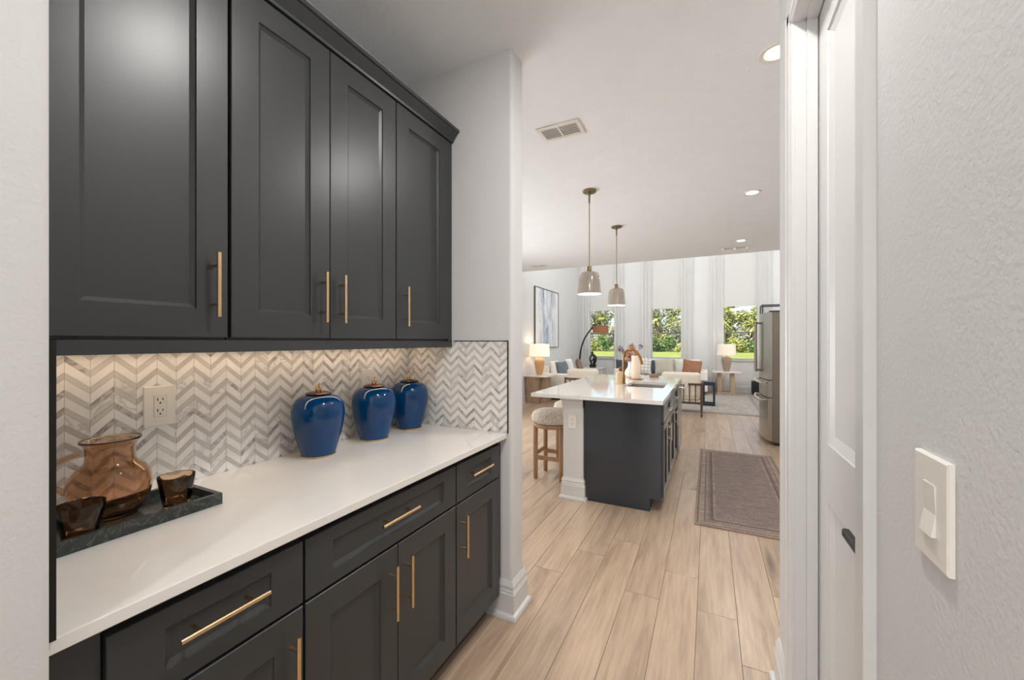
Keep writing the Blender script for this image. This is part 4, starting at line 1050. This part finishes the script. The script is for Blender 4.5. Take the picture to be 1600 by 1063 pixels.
# ------------------------------------------------------------------ garden beyond the windows
struct('ground', box(NB(), (-90, YF+.2, -.5), (90, 160, -.25)), 'lawn', label='sunlit lawn behind the house')
def leaves(bm, c_, r, n, s_):
    for k in range(n):
        d = Vector((random.gauss(0, 1), random.gauss(0, 1), random.gauss(0, 1))).normalized(); p = Vector(c_)+Vector((d.x*r[0], d.y*r[1], d.z*r[2]))*random.uniform(.55, 1.05)
        a = Vector((random.gauss(0, 1), random.gauss(0, 1), random.gauss(0, .6))).normalized(); b = a.orthogonal().normalized(); q = s_*random.uniform(.6, 1.3)
        bm.faces.new([bm.verts.new(p+a*q*u+b*q*v) for u, v in ((-1, -.1), (0, -.45), (1, .1), (0, .45))])
def tree(x, y, h, r, mat, label, name='tree'):
    t = thing(name, label, 'tree', (x, y, -.25), 'trees along the far edge of the lawn')
    b = NB(); tube(b, [(x, y, -.25), (x+.1, y, h*.3), (x-.1, y, h*.6)], [.32, .24, .14], 8)
    for k in range(4):
        a = k*1.6+x; tube(b, [(x, y, h*.3), (x+math.cos(a)*r*.55, y+math.sin(a)*r*.5, h*.62)], [.15, .06], 6)
    obj('trunk', b, 'bark', t, 60)
    b = NB()
    for k in range(13):
        a = random.uniform(0, 2*PI); rr = r*random.uniform(.15, .75); cz = h*random.uniform(.3, .9)
        leaves(b, (x+math.cos(a)*rr, y+math.sin(a)*rr, cz), (r*.42, r*.42, h*.13), 150, .30)
    obj('crown', b, mat, t, kind='stuff')
def palm(x, y, h, label):
    t = thing('palm_tree', label, 'tree', (x, y, -.25), 'cabbage palms along the far edge of the lawn')
    obj('trunk', tube(NB(), [(x, y, -.25), (x+.1, y, h*.5), (x, y, h)], [.28, .2, .2], 8), 'bark', t, 60)
    b = NB()
    for k in range(46):
        a = random.uniform(0, 2*PI); el = random.uniform(-1.1, 1.2); L = random.uniform(1.1, 1.6)
        d = Vector((math.cos(a)*math.cos(el), math.sin(a)*math.cos(el), math.sin(el)))
        p0 = Vector((x, y, h)); p1 = p0+d*L*.6; p2 = p0+d*L+Vector((0, 0, -.35*L)); sd_ = d.cross(Vector((0, 0, 1))).normalized()*.22
        v = [b.verts.new(p) for p in (p0, p1-sd_, p1+sd_, p2)]; b.faces.new((v[0], v[1], v[2])); b.faces.new((v[1], v[3], v[2]))
    obj('fronds', b, 'leaf_a', t, kind='stuff')
def bush(x, y, h, r, mat, label):
    b = NB()
    for k in range(8): leaves(b, (x+random.uniform(-.6, .6)*r, y+random.uniform(-.4, .4)*r, -.25+h*random.uniform(.25, .7)), (r*.5, r*.5, h*.32), 110, .22)
    o = solo('bush', b, mat, label, 'bush', (x, y, -.25)); o['group'] = 'undergrowth along the far edge of the lawn'
K = 1.27
ORD = 'first second third fourth fifth sixth seventh eighth ninth tenth eleventh twelfth thirteenth fourteenth fifteenth sixteenth seventeenth'.split()
def place(x):
    return ('left' if x < -10.5 else 'middle' if x < -1.2 else 'right')
rows = [(-22.5, 60, 8, 3.8, 'leaf_c', 'dark green tree at the far left edge of the left window view'), (-18.6, 61, 9, 3.9, 'leaf_b', 'grey-green mossy tree, left of the two in the left window'),
        (-14.6, 59, 8.4, 3.6, 'leaf_b', 'grey-green mossy tree, right of the two in the left window'), (-10.4, 63, 8.6, 3.6, 'leaf_c', 'dark green tree hidden between the left and middle windows'),
        (-6.9, 59, 8.0, 3.0, 'leaf_b', 'grey-green mossy tree filling the middle window'), (-3.6, 61, 7.2, 2.8, 'leaf_a', 'yellow-green tree at the right edge of the middle window'),
        (-.6, 63, 6.6, 2.7, 'leaf_c', 'dark green tree hidden between the middle and right windows'), (1.9, 59, 7.0, 2.3, 'leaf_a', 'sunlit yellow-green tree in the left half of the right window'),
        (5.2, 61, 5.6, 2.5, 'leaf_a', 'low yellow-green tree under open sky in the right window'), (8.6, 60, 6.4, 2.9, 'leaf_b', 'grey-green tree at the far right edge of the right window view')]
for x, y, h, r_, m, lab in rows: tree(x*K, y*K, h*K, r_*K, m, lab)
for x, y, h, lab in ((-16.8, 55, 4.2, 'cabbage palm under the mossy trees, left one in the left window'), (-13.4, 55, 4.4, 'cabbage palm under the mossy trees, right one in the left window'),
                     (-6.2, 55, 4.0, 'cabbage palm with pale trunk in the middle window'), (1.6, 55, 3.4, 'cabbage palm under the sunlit tree in the right window'), (4.6, 55, 3.0, 'small cabbage palm under open sky in the right window')):
    palm(x*K, y*K, h*K, lab)
for k in range(34):
    x = -22+k*.96; back = k % 2
    bush(x*K, (53+back*2.2+random.uniform(-.4, .4))*K, (random.uniform(3.0, 4.2) if back else random.uniform(1.4, 2.2))*K, random.uniform(.95, 1.15)*K, (('leaf_a', 'leaf_b')[k//2 % 2] if back else ('leaf_c', 'leaf_a', 'leaf_c')[k//2 % 3]),
         ('tall shrub behind the low garden bushes, %s of its row from the left' if back else 'low leafy bush at the lawn edge, %s of its row from the left') % ORD[k//2])
